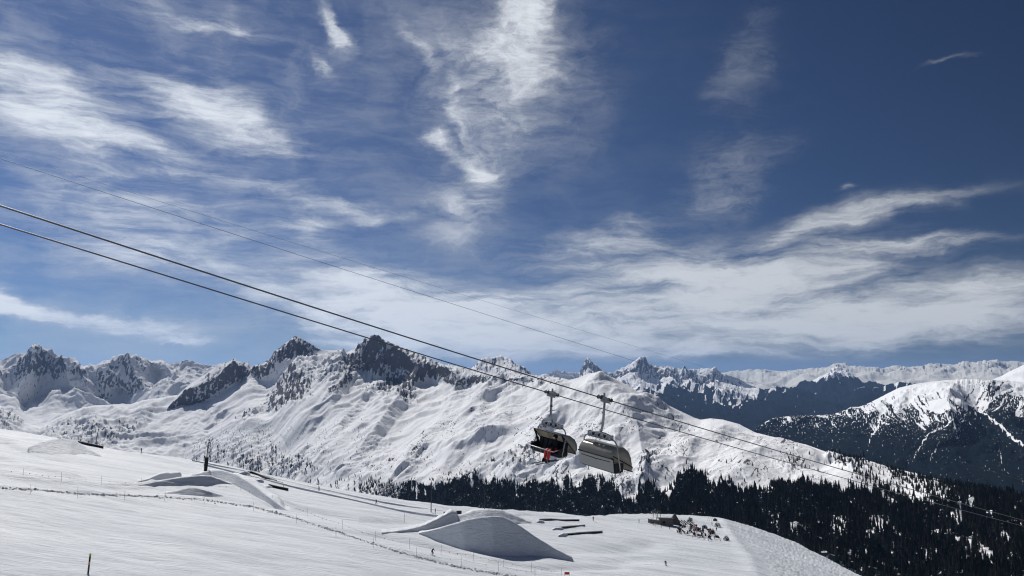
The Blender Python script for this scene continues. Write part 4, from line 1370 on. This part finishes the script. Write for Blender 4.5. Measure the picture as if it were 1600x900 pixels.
VPX = 2150.0
M_rope = plain('wire_rope', (0.11, 0.11, 0.115, 1), 0.42, 0.6, .2, 6)
UP_T = [(0, 321.5), (395, 450), (600, 514), (933, 620), (1020, 648), (1200, 700), (1373, 748), (1600, 814)]
LO_T = [(0, 350), (317, 450), (700, 565), (862, 613.5), (949, 642), (1020, 663), (1324, 749), (1600, 822)]
A_T = [(0, 247.5), (300, 345), (600, 441), (1000, 566), (1414, 696), (1600, 751)]
B_T = [(0, 236.5), (350, 345), (700, 454), (1119, 579), (1400, 661), (1600, 719)]


def curve_fit(T, deg=3):
    c = np.polyfit([t[0] for t in T], [t[1] for t in T], deg)
    return lambda x: float(np.polyval(c, x))


f_up, f_lo, f_a, f_b = curve_fit(UP_T), curve_fit(LO_T), curve_fit(A_T, 2), curve_fit(B_T, 2)
k_up = (1 / 38.0) / (VPX - 945); k_lo = (1 / 42.0) / (VPX - 862)
k_a = (1 / 95.0) / (VPX + 250 - 0); k_b = (1 / 105.0) / (VPX + 250 - 0)


def rope(label, f, k, rad, name='haul_rope', vp=VPX, x1=1900, mat=None):
    pts = [Pz(x, f(x), 1.0 / (k * (vp - x))) for x in np.linspace(-500, x1, 90)]
    o = MB().tube([p - pts[0] for p in pts], rad, 8).build(name, mat or M_rope, None, pts[0], True)
    tag(o, label, 'cable')
    return o


rope('upper thick black lift cable carrying the right closed chair', f_up, k_up, 0.028)
rope('lower thick black lift cable carrying the left occupied chair', f_lo, k_lo, 0.028)
rope('thin cable high in the sky, darker and lower of the two thin ones', f_a, k_a, 0.030, 'thin_cable', VPX + 250, 1900, M_dark)
rope('faintest thin cable, topmost of all the lines across the sky', f_b, k_b, 0.018, 'thin_cable', VPX + 250, 1900, M_dark)

m_, t_, b_ = newmat('smoky_shell')
b_.inputs['Base Color'].default_value = (0.36, 0.34, 0.295, 1)
b_.inputs['Roughness'].default_value = 0.22
g_ = t_.n.new('ShaderNodeTexCoord')
nz_ = t_.noise(g_.outputs['Object'], 2.0, 4, .6)
t_.l.new(t_.mix(nz_.outputs[0], (0.30, 0.285, 0.25, 1), (0.42, 0.40, 0.35, 1)), b_.inputs['Base Color'])
b_.inputs['Transmission Weight'].default_value = 0.0
tr_ = t_.n.new('ShaderNodeBsdfTranslucent'); tr_.inputs[0].default_value = (0.46, 0.43, 0.36, 1)
ms_ = t_.n.new('ShaderNodeMixShader'); ms_.inputs[0].default_value = 0.45
out_ = t_.n['Material Output']
t_.l.new(b_.outputs[0], ms_.inputs[1]); t_.l.new(tr_.outputs[0], ms_.inputs[2]); t_.l.new(ms_.outputs[0], out_.inputs[0])
M_shell = m_
M_panel = plain('grey_panel', (0.40, 0.385, 0.35, 1), 0.5, 0, .12, 2)
M_seat = plain('black_vinyl', (0.012, 0.012, 0.014, 1), 0.55, 0, .2, 6, .3)


def shell(profile, chord, half=1.52, crown=0.10, name='bubble', parent=None):
    """curved weather shell: profile (x,z) swept across the chair, with side cheeks down to the chord line"""
    bm = bmesh.new()
    ys = [-1, -.96, -.85, -.5, 0, .5, .85, .96, 1]
    cxm = sum(p[0] for p in profile) / len(profile); czm = sum(p[1] for p in profile) / len(profile)
    grid = []
    # refine the profile
    P = []
    for (a, b) in zip(profile[:-1], profile[1:]):
        for k in range(3): P.append((a[0] + (b[0] - a[0]) * k / 3, a[1] + (b[1] - a[1]) * k / 3))
    P.append(profile[-1])
    for (x, z) in P:
        row = []
        for y in ys:
            f = 1 - 0.09 * max(0, (abs(y) - .85) / .15) ** 2
            row.append(bm.verts.new((cxm + (x - cxm) * f, y * half, czm + (z - czm) * f)))
        grid.append(row)
    for a, b in zip(grid[:-1], grid[1:]):
        for k in range(len(ys) - 1): bm.faces.new((a[k], a[k + 1], b[k + 1], b[k]))
    for s_ in (0, -1):
        edge = [g[s_] for g in grid]
        n = len(edge)
        y = edge[0].co.y
        ch = [bm.verts.new((chord[0][0] + (chord[1][0] - chord[0][0]) * i / (n - 1), y, chord[0][1] + (chord[1][1] - chord[0][1]) * i / (n - 1))) for i in range(n)]
        for i in range(n - 1): bm.faces.new((edge[i], edge[i + 1], ch[i + 1], ch[i]))
    bmesh.ops.remove_doubles(bm, verts=bm.verts, dist=0.004)
    bmesh.ops.recalc_face_normals(bm, faces=bm.faces)
    me = bpy.data.meshes.new(name); bm.to_mesh(me); bm.free()
    me.materials.append(M_shell)
    for p in me.polygons: p.use_smooth = True
    o = add(me, name, parent)
    md = o.modifiers.new('thickness', 'SOLIDIFY'); md.thickness = 0.012
    rim = MB()
    for s_ in (-1, 1):
        rim.tube([(p[0], s_ * half * 1.0, p[1]) for p in (chord[0], chord[1])], .03, 6)
    for q in (profile[0], profile[-1]):
        rim.tube([(q[0], -half, q[1]), (q[0], half, q[1])], .03, 6)
    rim.build('rim', M_black, o)
    return o


def chair(label, P0, tangent, opened):
    rz = math.atan2(tangent[1], tangent[0]) - R(7)
    root = empty('lift_chair', P0, rz, label, 'lift chair')
    root.rotation_euler = (R(6) * (-1 if opened else 1), 0, rz)
    root.scale = (.86, .86, .95 if opened else 1.0)
    slope = tangent[2] / math.hypot(tangent[0], tangent[1])
    rt = Matrix.Rotation(-math.atan(slope), 3, 'Y')
    # grip on the rope
    g = MB()
    g.box((0, 0, 0.02), (1.0, .16, .16), rt, .03)
    g.box((0.05, 0, -0.12), (.55, .34, .14), rt, .03)
    g.tube([rt @ Vector((-.5, .1, .02)), rt @ Vector((-.1, .16, .12)), rt @ Vector((.35, .14, .05))], .05, 8)
    g.box((-.05, 0, .17), (.10, .10, .28), None, .01)
    go = g.build('grip', M_steel, root)
    for sx in (-.42, .42):
        for sy in (-.12, .12):
            p = rt @ Vector((sx, sy, 0.02))
            MB().disc(p, (0, 1, 0), .11, .07).build('wheel', M_dark, go)
    # hanger arm
    h = MB()
    h.tube([(0, 0, -.1), (-.02, 0, -.6), (-.03, 0, -1.15), (-.08, 0, -1.45), (-.2, 0, -1.72)], .075, 10)
    ho = h.build('hanger_arm', M_steel, root, None, True)
    MB().box((0.05, .10, -.72), (.10, .22, .10), None, .02).build('bracket', M_dark, ho)
    MB().tube([(.08, .04, -.25), (.07, .04, -1.3)], .022, 6).build('cable_guide', M_dark, ho)
    # suspension beam
    bmm = MB()
    W = .98
    n = 8
    for sx in (-.30, -.10):
        top = [(sx, -W + 2 * W * i / n, -1.70 - 0.05 * (abs(i - n / 2) / (n / 2)) ** 2 * 2) for i in range(n + 1)]
        bmm.tube(top, .028, 6); bmm.tube([(sx, -W, -1.98), (sx, W, -1.98)], .028, 6)
        for i in range(0, n + 1): bmm.tube([(sx, top[i][1], top[i][2]), (sx, top[i][1], -1.98)], .018, 5)
        for i in range(n):
            a, b = (top[i], (sx, top[i + 1][1], -1.98)) if i % 2 else ((sx, top[i][1], -1.98), top[i + 1])
            bmm.beam(a, b, .02, .09)
    for y in (-W, 0, W): bmm.box((-.2, y, -1.85), (.26, .12, .26), None, .02)
    be = bmm.build('suspension_beam', M_steel, root)
    for y in (-.5, .0, .5): MB().disc((-.2, y, -1.84), (1, 0, 0), .075, .30).build('spring', M_black, be)
    # side bails
    for s_ in (-1, 1):
        MB().tube([(-.2, s_ * W, -1.95), (-.2, s_ * 1.12, -1.93), (-.2, s_ * 1.32, -2.0), (-.18, s_ * 1.46, -2.18), (-.14, s_ * 1.52, -2.5), (-.02, s_ * 1.55, -3.0), (.10, s_ * 1.56, -3.38), (.0, s_ * 1.54, -3.5)], .042, 8).build('bail', M_steel, root, None, True)
    # seat and backrest, six places
    se = MB(); se.box((.05, 0, -3.42), (.62, 3.0, .16), None, .05)
    so_ = se.build('seat', M_seat, root)
    MB().box((.03, 0, -3.53), (.5, 2.9, .05)).build('seat_frame', M_dark, so_)
    rb_ = Matrix.Rotation(R(-12), 3, 'Y')
    bk = MB()
    for i in range(6):
        bk.box((-.34, -1.25 + .5 * i, -3.08), (.10, .47, .62), rb_, .04)
    bo = bk.build('backrest', M_seat, root)
    MB().box((-.43, 0, -3.12), (.03, 3.02, .74), rb_, .01).build('back_panel', M_panel, bo)
    MB().tube([(-.50, -1.52, -2.80), (-.50, 1.52, -2.80)], .045, 8).build('back_rail', M_black, bo)
    MB().tube([(-.47, -1.3, -2.98), (-.47, -.1, -3.0), (-.47, 0.0, -3.03), (-.47, .1, -3.0), (-.47, 1.3, -2.98)], .02, 6).build('latch_bar', M_black, bo)
    for s_ in (-1, 1):
        MB().box((.0, s_ * 1.50, -3.27), (.74, .05, .46), None, .02).build('side_panel', M_seat, root)
    if opened:
        shell([(.16, -2.26), (-.15, -2.24), (-.55, -2.30), (-.95, -2.52), (-1.18, -2.85), (-1.22, -3.18), (-1.10, -3.40)],
              [(.16, -2.26), (-1.10, -3.40)], name='bubble_shell', parent=root)
        # rim struts between shell edge and seat
        for s_ in (-1, 1):
            MB().beam((.14, s_ * 1.50, -2.28), (-.18, s_ * 1.5, -2.82), .05, .10).build('shell_strut', M_black, root)
            MB().beam((-.18, s_ * 1.50, -2.80), (-.26, s_ * 1.5, -3.35), .05, .20).build('shell_strut', M_black, root)
        br = MB()
        br.tube([(-.05, -1.45, -3.05), (.40, -1.42, -3.14), (.62, -1.3, -3.22), (.64, 1.3, -3.22), (.40, 1.42, -3.14), (-.05, 1.45, -3.05)], .03, 8)
        bro = br.build('restraint_bar', M_steel, root, None, True)
        for y in (-.75, 0.0, .75):
            MB().tube([(.63, y, -3.22), (.70, y, -3.6), (.62, y, -3.98)], .022, 6).build('footrest_post', M_steel, bro)
            MB().tube([(.62, y - .28, -3.98), (.62, y + .28, -3.98)], .026, 6).build('footrest', M_steel, bro)
    else:
        shell([(-.56, -2.80), (-.54, -2.55), (-.36, -2.34), (-.02, -2.22), (.38, -2.26), (.74, -2.48), (.98, -2.82), (1.10, -3.2), (1.12, -3.52)],
              [(-.50, -2.66), (1.10, -3.30)], name='bubble_shell', parent=root)
        # parked footrests inside
        MB().tube([(.55, -1.3, -3.2), (.6, 1.3, -3.2)], .03, 8).build('restraint_bar', M_steel, root)
    return root


def rope_point(f, k, x):
    return Pz(x, f(x), 1.0 / (k * (VPX - x)))


pR, pR2 = rope_point(f_up, k_up, 945), rope_point(f_up, k_up, 960)
pL, pL2 = rope_point(f_lo, k_lo, 862), rope_point(f_lo, k_lo, 877)
chair('empty right lift chair with its smoky bubble shell closed', pR, (pR2 - pR).normalized(), False)
tl = -(pL2 - pL).normalized()
chair('left lift chair with raised bubble shell carrying one rider in red trousers', pL, tl, True)


# ================================================================== people
def body(joints, edges, radii, parts, mats, name='person', subdiv=2):
    """one continuous skinned body; parts gives the material of each joint"""
    me = bpy.data.meshes.new(name + '_skeleton')
    me.from_pydata([Vector(j) for j in joints], edges, [])
    o = bpy.data.objects.new(name + '_skeleton', me); COL.objects.link(o)
    md = o.modifiers.new('skin', 'SKIN')
    for i, v in enumerate(me.skin_vertices[0].data):
        r = radii[i]
        v.radius = (r, r) if not isinstance(r, tuple) else r
        v.use_root = (i == 0)
    sb = o.modifiers.new('smooth', 'SUBSURF'); sb.levels = subdiv; sb.render_levels = subdiv
    dg = bpy.context.evaluated_depsgraph_get()
    m2 = bpy.data.meshes.new_from_object(o.evaluated_get(dg))
    m2.name = name
    bpy.data.objects.remove(o); 
    J = np.array([tuple(j) for j in joints])
    m2.materials.clear()
    for m in mats: m2.materials.append(m)
    co = np.array([tuple(p.center) for p in m2.polygons])
    # material by nearest bone
    best = np.full(len(co), 1e9); mi = np.zeros(len(co), np.int32)
    for a, b in edges:
        A_, B_ = J[a], J[b]; d = B_ - A_
        u = np.clip(((co - A_) @ d) / (d @ d + 1e-9), 0, 1)
        dist = np.linalg.norm(co - A_ - u[:, None] * d, axis=1)
        m = dist < best
        best = np.where(m, dist, best); mi = np.where(m, np.where(u > .5, parts[b], parts[a]), mi)
    m2.polygons.foreach_set('material_index', mi)
    m2.polygons.foreach_set('use_smooth', np.ones(len(co), bool))
    return m2


# joints: 0 pelvis 1 waist 2 chest 3 neck 4 head 5 crown | 6,7,8 L shoulder elbow hand | 9,10,11 R | 12..15 L hip knee ankle toe | 16..19 R
EDG = [(0, 1), (1, 2), (2, 3), (3, 4), (4, 5), (2, 6), (6, 7), (7, 8), (2, 9), (9, 10), (10, 11), (0, 12), (12, 13), (13, 14), (14, 15), (0, 16), (16, 17), (17, 18), (18, 19)]
RAD = [.16, .15, .17, .07, .105, .10, .085, .065, .05, .085, .065, .05, .11, .085, .06, .05, .11, .085, .06, .05]
PRT = [1, 0, 0, 0, 2, 3, 0, 0, 0, 0, 0, 0, 1, 1, 4, 4, 1, 1, 4, 4]


def pose(kind):
    if kind == 'stand':
        return [(0, 0, .95), (0, 0, 1.12), (0.02, 0, 1.36), (0.03, 0, 1.50), (.05, 0, 1.62), (.04, 0, 1.73), (0, .2, 1.40), (.03, .26, 1.13), (.14, .22, .92),
                (0, -.2, 1.40), (.03, -.26, 1.13), (.14, -.22, .92), (0, .1, .88), (.03, .12, .48), (0, .13, .10), (.16, .15, .04), (0, -.1, .88), (.03, -.12, .48), (0, -.13, .10), (.16, -.15, .04)]
    if kind == 'walk':
        return [(0, 0, .92), (.03, 0, 1.09), (.08, 0, 1.32), (.12, 0, 1.46), (.16, 0, 1.58), (.16, 0, 1.69), (.07, .2, 1.36), (-.08, .26, 1.10), (.05, .26, .90),
                (.07, -.2, 1.36), (.2, -.26, 1.12), (.4, -.22, 1.05), (0, .1, .86), (.22, .11, .50), (.18, .11, .10), (.34, .11, .04), (0, -.1, .86), (-.08, -.11, .48), (-.28, -.11, .14), (-.14, -.11, .05)]
    # ski: crouched forward
    return [(-.12, 0, .80), (-.05, 0, .95), (.10, 0, 1.16), (.18, 0, 1.29), (.26, 0, 1.39), (.29, 0, 1.50), (.12, .2, 1.18), (.22, .32, .98), (.42, .30, .98),
            (.12, -.2, 1.18), (.22, -.32, .98), (.42, -.30, .98), (-.10, .11, .74), (.16, .14, .50), (.0, .14, .12), (.16, .14, .06), (-.10, -.11, .74), (.16, -.14, .50), (.0, -.14, .12), (.16, -.14, .06)]


BODIES = {}


def person(label, px, py, kind='stand', jacket=None, trousers=None, face=0.0, skis=False, h=1.78, group=None, poles=False, thick=1.0, tilt=0):
    jacket = jacket or M_ink; trousers = trousers or M_ink
    key = (kind, jacket.name, trousers.name)
    if key not in BODIES:
        BODIES[key] = body(pose(kind), EDG, RAD, PRT, [jacket, trousers, M_skin, M_ink, M_ink], 'person', 1)
    x, y, z = hit(px, py)
    o = bpy.data.objects.new('person', BODIES[key]); COL.objects.link(o)
    o.location = (x, y, z + .02); o.scale = (h / 1.78 * thick, h / 1.78 * thick, h / 1.78)
    o.rotation_euler = (R(tilt), 0, face)
    tag(o, label, 'person', group)
    if skis:
        for s_ in (-1, 1):
            MB().box((.12, s_ * .13, .0), (1.65, .09, .03)).build('ski', M_black, o)
            if poles: MB().tube([(.42, s_ * .31, 1.0), (-.25, s_ * .5, .15)], .012, 5).build('ski_pole', M_dark, o)
    return o


person('skier in black bending forward beside the upper rope fence, below the big mound', 675.5, 868, 'ski', face=R(-40), skis=True, poles=True, h=2.0, tilt=0)
person('lone skier in dark clothes descending the empty white piste at lower centre', 1041, 884.5, 'ski', face=R(-120), skis=True, poles=True, h=1.8, tilt=8)
person('person in dark clothes standing on the far left skyline of the piste', 220.5, 707.5, 'stand', h=1.9)
person('person in black standing on the sunken track right of the tall matted mast', 498.5, 767, 'walk', h=1.9, face=R(200))
person('person in black walking on the sunken track halfway to the kicker', 588, 788.5, 'walk', M_ink, M_grey, face=R(170), h=1.9)
person('dark figure standing between the thin mast and the kicker', 680, 803.5, 'stand', h=1.95)
person('person in red standing right of the slide rails before the forest', 927, 814, 'walk', M_red, M_ink, face=R(-90), h=1.8)
person('person in black standing alone left of the hut', 998.5, 817.5, 'stand', h=1.8)
person('person in dark clothes at the left end of the hut wall', 1020.5, 821, 'walk', face=R(20))
person('second person in dark clothes at the left end of the hut wall', 1023.5, 822.5, 'stand', M_grey)
person('person standing in front of the hut between its wall and the open piste', 1033, 825.5, 'stand')
person('person in black near the right front corner of the hut', 1046, 827.5, 'stand', M_ink, M_ink, h=1.85)
person('tall dark figure in front of the crowd on the open snow', 1106.5, 845, 'stand', h=2.0)
person('person standing right of the crowd behind the pines', 1112.5, 821.5, 'stand')
person('person walking between the round pines right of the crowd', 1119.5, 830, 'walk', face=R(-90))
person('person bending over gear below the pines right of the crowd', 1116, 843, 'ski', M_grey, M_ink, h=1.5)


# ---- rider in the left chair
def rider():
    root_loc = pL; rz = math.atan2(tl[1], tl[0])
    yo = 0.50
    J = [(-.12, 0, -3.22), (-.14, 0, -3.05), (-.14, 0, -2.80), (-.12, 0, -2.66), (-.09, 0, -2.55), (-.09, 0, -2.44), (-.12, .2, -2.76), (.02, .30, -3.0), (.28, .20, -3.14),
         (-.12, -.2, -2.76), (.02, -.30, -3.0), (.28, -.20, -3.14), (-.02, .11, -3.26), (.42, .14, -3.24), (.50, .14, -3.72), (.66, .14, -3.80), (-.02, -.11, -3.26), (.42, -.16, -3.24), (.50, -.16, -3.72), (.66, -.16, -3.80)]
    rad = list(RAD)
    for i in (12, 16): rad[i] = .13
    for i in (13, 17): rad[i] = .115
    for i in (14, 18): rad[i] = .10
    for i in (15, 19): rad[i] = .07
    me = body(J, EDG, rad, [1, 0, 0, 0, 2, 3, 0, 0, 0, 0, 0, 0, 1, 1, 1, 4, 1, 1, 1, 4], [M_ink, M_red, M_skin, M_black, M_black], 'person', 2)
    M = Matrix.Translation(root_loc) @ Matrix.Rotation(rz - R(7), 4, 'Z') @ Matrix.Rotation(R(-6), 4, 'X') @ Matrix.Diagonal((.93, .93, .95, 1)) @ Matrix.Translation((0, yo, 0))
    o = bpy.data.objects.new('person', me); COL.objects.link(o); o.matrix_world = M
    tag(o, 'rider in black jacket, helmet and red trousers sitting in the left chair', 'person')
    hm = MB()
    r = bmesh.ops.create_uvsphere(hm.bm, u_segments=16, v_segments=10, radius=.15)
    bmesh.ops.transform(hm.bm, matrix=Matrix.Translation((-.10, 0, -2.47)) @ Matrix.Diagonal((1.05, .9, .95, 1)), verts=r['verts'])
    hm.build('helmet', M_black, o, None, True)
    MB().box((.035, 0, -2.52), (.05, .19, .08), None, .02).build('goggles', M_white, o)
    for s_, dy in ((-1, -.05), (1, .05)):
        MB().box((.55, s_ * .15, -3.92), (1.75, .10, .03), Matrix.Rotation(R(s_ * 4), 3, 'Z') @ Matrix.Rotation(R(4), 3, 'Y')).build('ski', M_dark, o)
        MB().box((.55, s_ * .15, -3.84), (.34, .11, .14), None, .03).build('boot', M_black, o)


rider()

# ================================================================== hut, terrace, crowd and dwarf pines
MPX = lambda px, py: math.hypot(*hit(px, py)[:2]) / FPX


def hut():
    x, y, z = hit(1046, 821)
    s = math.hypot(x, y) / FPX
    root = empty('mountain_hut', (x, y, z), R(-8), 'low grey timber hut with dark shed roof beside the crowd', 'hut')
    wl = MB(); wl.box((-1.2, 1.2, 1.2), (5.6, 3.6, 2.6)); wl.build('wall', M_wood, root)
    MB().box((-1.3, 1.0, 2.65), (6.6, 4.8, .22), Matrix.Rotation(R(-6), 3, 'X')).build('roof', M_dark, root)
    MB().box((0.9, -0.62, 1.0), (.9, .06, 1.9)).build('door', M_grey, root)
    MB().box((1.0, -0.66, 1.3), (.30, .04, .4)).build('window', M_ink, root)
    MB().box((-2.2, -0.62, 1.3), (1.0, .06, .8)).build('window', M_ink, root)
    # sloping reed cone beside it
    x, y, z = hit(1050, 822)
    c = MB()
    c.tube([(0, 0, 0), (0.4, 0.3, 2.2), (0.6, 0.4, 4.6)], 3.4, 9, True, .12)
    o = c.build('tent', plain('tent_canvas', (0.13, 0.125, 0.115, 1), 0.9, 0, .4, 1.5), None, (x + 1.4, y + 3.0, z - .1))
    o.scale = (1, .8, 1)
    tag(o, 'grey conical tent rising just right of the hut', 'tent')
    # long low windbreak
    a = Vector(hit(1013, 817)); b = Vector(hit(1034, 820))
    wbr = empty('windbreak', a, 0, 'long low grey timber windbreak left of the hut', 'windbreak')
    d = b - a
    MB().beam(Vector((0, 0, .85)), d + Vector((0, 0, .85)), .12, 1.5).build('boards', M_wood, wbr)
    for u in (0, .25, .5, .75, 1): MB().beam(d * u + Vector((0, 0, -.2)), d * u + Vector((0, 0, 1.9)), .16).build('post', M_dark, wbr)
    # two timber frames
    for px, py, lb in ((1023, 812, 'left timber swing frame behind the windbreak'), (1029.5, 812, 'right timber swing frame behind the windbreak')):
        x, y, z = hit(px, py)
        r = empty('timber_frame', (x, y, z), 0, lb, 'wooden frame')
        for s_ in (-.8, .8): MB().beam((s_, 0, -.2), (s_ * .55, 0, 3.7), .20).build('post', M_wood, r)
        MB().beam((-.9, 0, 3.6), (.9, 0, 3.6), .16).build('crossbar', M_wood, r)
    # slanted dark panels in a row
    for k in range(5):
        px, py = 1064 + 4.6 * k, 821.5 + .5 * k
        x, y, z = hit(px, py)
        words = ['leftmost', 'second from left', 'middle', 'second from right', 'rightmost'][k]
        r = empty('solar_panel', (x, y, z), R(-20), words + ' of the five slanted dark blue panels between tent and crowd', 'panel')
        rot = Matrix.Rotation(R(35), 3, 'Y')
        MB().box((0, 0, 1.55), (3.0, 1.5, .08), rot).build('panel', plain('panel_glass', (0.02, 0.028, 0.06, 1), .25, 0, .2, 2), r)
        for s_ in (-.9, .9): MB().beam((s_, 0, -.2), (s_, 0, 1.5 - s_ * .55), .09).build('leg', M_dark, r)


hut()


def shrub(px, py, wpx, hpx, label, seed):
    """dwarf pine: many small needle tufts round a few stems"""
    rg = random.Random(seed)
    x, y, z = hit(px, py); s = math.hypot(x, y) / FPX
    W, Hh = wpx * s / 2, hpx * s
    root = empty('dwarf_pine', (x, y, z), 0, label, 'pine shrub', 'dwarf pines around the terrace')
    V, Fc = [], []
    for k in range(420):
        while True:
            a, b, c = rg.uniform(-1, 1), rg.uniform(-1, 1), rg.uniform(0, 1)
            if a * a + b * b + (c * 1.05) ** 2 < 1.05 - .35 * rg.random(): break
        p = Vector((a * W, b * W, c * Hh))
        u = Vector((rg.gauss(0, 1), rg.gauss(0, 1), rg.gauss(0.4, .8))).normalized() * .30
        v = Vector((rg.gauss(0, 1), rg.gauss(0, 1), rg.gauss(0, 1))).normalized() * .11
        n = len(V); V += [tuple(p - v), tuple(p + v), tuple(p + u)]; Fc.append((n, n + 1, n + 2))
    add(mesh_np('foliage', V, np.array(Fc), M_spruce, False), None, root)
    st = MB()
    for k in range(5):
        a = rg.uniform(0, 6.28); st.tube([(0, 0, -.1), (math.cos(a) * W * .4, math.sin(a) * W * .4, Hh * .75)], .05, 5)
    st.build('stem', M_bark, root)


shrub(1078.5, 815, 9, 7, 'dwarf pine clump rising behind the slanted dark panels', 1)
shrub(1117.5, 814, 7, 4.5, 'uppermost dwarf pine at the crest right of the crowd', 2)
shrub(1121.5, 823.5, 10, 7.5, 'large dwarf pine with shadow upper right of the crowd', 3)
shrub(1113.5, 834, 9, 7, 'dwarf pine at the right end of the crowd', 4)
shrub(1135, 844.5, 10, 8, 'rightmost round dwarf pine on the edge of the piste', 5)
shrub(1120, 840, 9, 4, 'low sparse dwarf pine between the crowd and the rightmost pine', 6)

shrub(1066, 824, 12, 5, 'low wide dwarf pine in front of the slanted dark panels', 7)
shrub(1090, 829, 10, 6, 'dwarf pine in the middle of the crowd', 8)
shrub(1101, 826, 9, 6, 'dwarf pine behind the right half of the crowd', 9)
# crowd on the terrace
rc = random.Random(4)
cr_j = [M_ink, M_ink, M_red, M_grey, M_blue, M_ink, M_wood]
for k in range(46):
    u = rc.random()
    px = 1072 + 42 * u + rc.uniform(-2, 2); py = 826 + 7 * u + rc.uniform(-3.5, 4.5)
    person('one of the many people sitting and standing on the snow terrace', px, py, rc.choice(['stand', 'walk', 'stand', 'walk']), rc.choice(cr_j), rc.choice([M_ink, M_grey, M_ink]),
           rc.uniform(0, 6.28), False, rc.uniform(1.5, 1.9), 'crowd on the snow terrace', thick=1.15)
# deck chairs with people's gear
dk0 = None
for k in range(34):
    px = 1060 + rc.random() * 54; py = 829 + (px - 1060) * .22 + rc.uniform(-2, 4)
    x, y, z = hit(px, py)
    if dk0 is None:
        dk0 = empty('deck_chair', (x, y, z), 0, 'dark folding deck chair standing on the snow among the terrace crowd', 'deck chair', 'deck chairs on the snow terrace')
        parts = [MB().box((0, 0, .38), (1.1, .6, .06), Matrix.Rotation(R(8), 3, 'Y')).build('seat', M_ink, dk0),
                 MB().box((-.62, 0, .72), (.8, .6, .06), Matrix.Rotation(R(58), 3, 'Y')).build('backrest', M_ink, dk0)]
        for sx in (-.4, .45):
            for sy in (-.27, .27): parts.append(MB().beam((sx, sy, -.05), (sx * .8, sy, .4), .05).build('leg', M_wood, dk0))
        dk0.rotation_euler = (0, 0, 1.0)
    else:
        r = dk0.copy(); COL.objects.link(r); r.location = (x, y, z); r.rotation_euler = (0, 0, rc.uniform(.4, 1.6))
        for c in parts:
            d = c.copy(); COL.objects.link(d); d.parent = r
# row of resting skis and benches before the crowd
for k, (px, py) in enumerate([(1078, 838), (1086, 840.5), (1096, 842), (1122, 845), (1062, 833)]):
    x, y, z = hit(px, py)
    r = empty('bench', (x, y, z), R(-20 + 8 * k), ['low bench below the left part of the crowd', 'low bench second from left below the crowd', 'low bench directly left of the tall dark figure',
              'low bench below the sparse dwarf pine', 'low bench in front of the slanted panels'][k], 'bench')
    MB().box((0, 0, .42), (2.4, .35, .07)).build('seat', M_wood, r)
    for s_ in (-.9, .9): MB().box((s_, 0, .17), (.08, .3, .44)).build('leg', M_wood, r)
# skis stuck in the snow at the crest
x, y, z = hit(1109, 814)
for k, dx in enumerate((-.9, 0, .9)):
    o = MB().beam((-.25, 0, -.2), (.35, 0, 1.9), .12, .05).build('parked_skis', M_dark, None, (x + dx, y, z))
    tag(o, ['left', 'middle', 'right'][k] + ' of three pairs of skis stuck upright at the crest', 'skis')

# ================================================================== air
def haze():
    bm = bmesh.new()
    bmesh.ops.create_cube(bm, size=1.0)
    me = bpy.data.meshes.new('haze'); bm.to_mesh(me); bm.free()
    o = add(me, 'haze')
    o.scale = (160000, 160000, 1340 + 1250)
    o.location = (0, 0, (1250 - 1340) / 2.0)
    m = bpy.data.materials.new('haze'); m.use_nodes = True
    m.node_tree.nodes.clear()
    v = m.node_tree.nodes.new('ShaderNodeVolumePrincipled')
    v.inputs['Color'].default_value = (0.34, 0.56, 1.0, 1)
    v.inputs['Density'].default_value = HAZE_D
    v.inputs['Anisotropy'].default_value = 0.3
    oo = m.node_tree.nodes.new('ShaderNodeOutputMaterial')
    m.node_tree.links.new(v.outputs[0], oo.inputs['Volume'])
    me.materials.append(m)
    tag(o, 'thin blue mountain haze filling the air between the ranges', 'haze', None, 'stuff')
HAZE_D = 1.6e-5
haze()
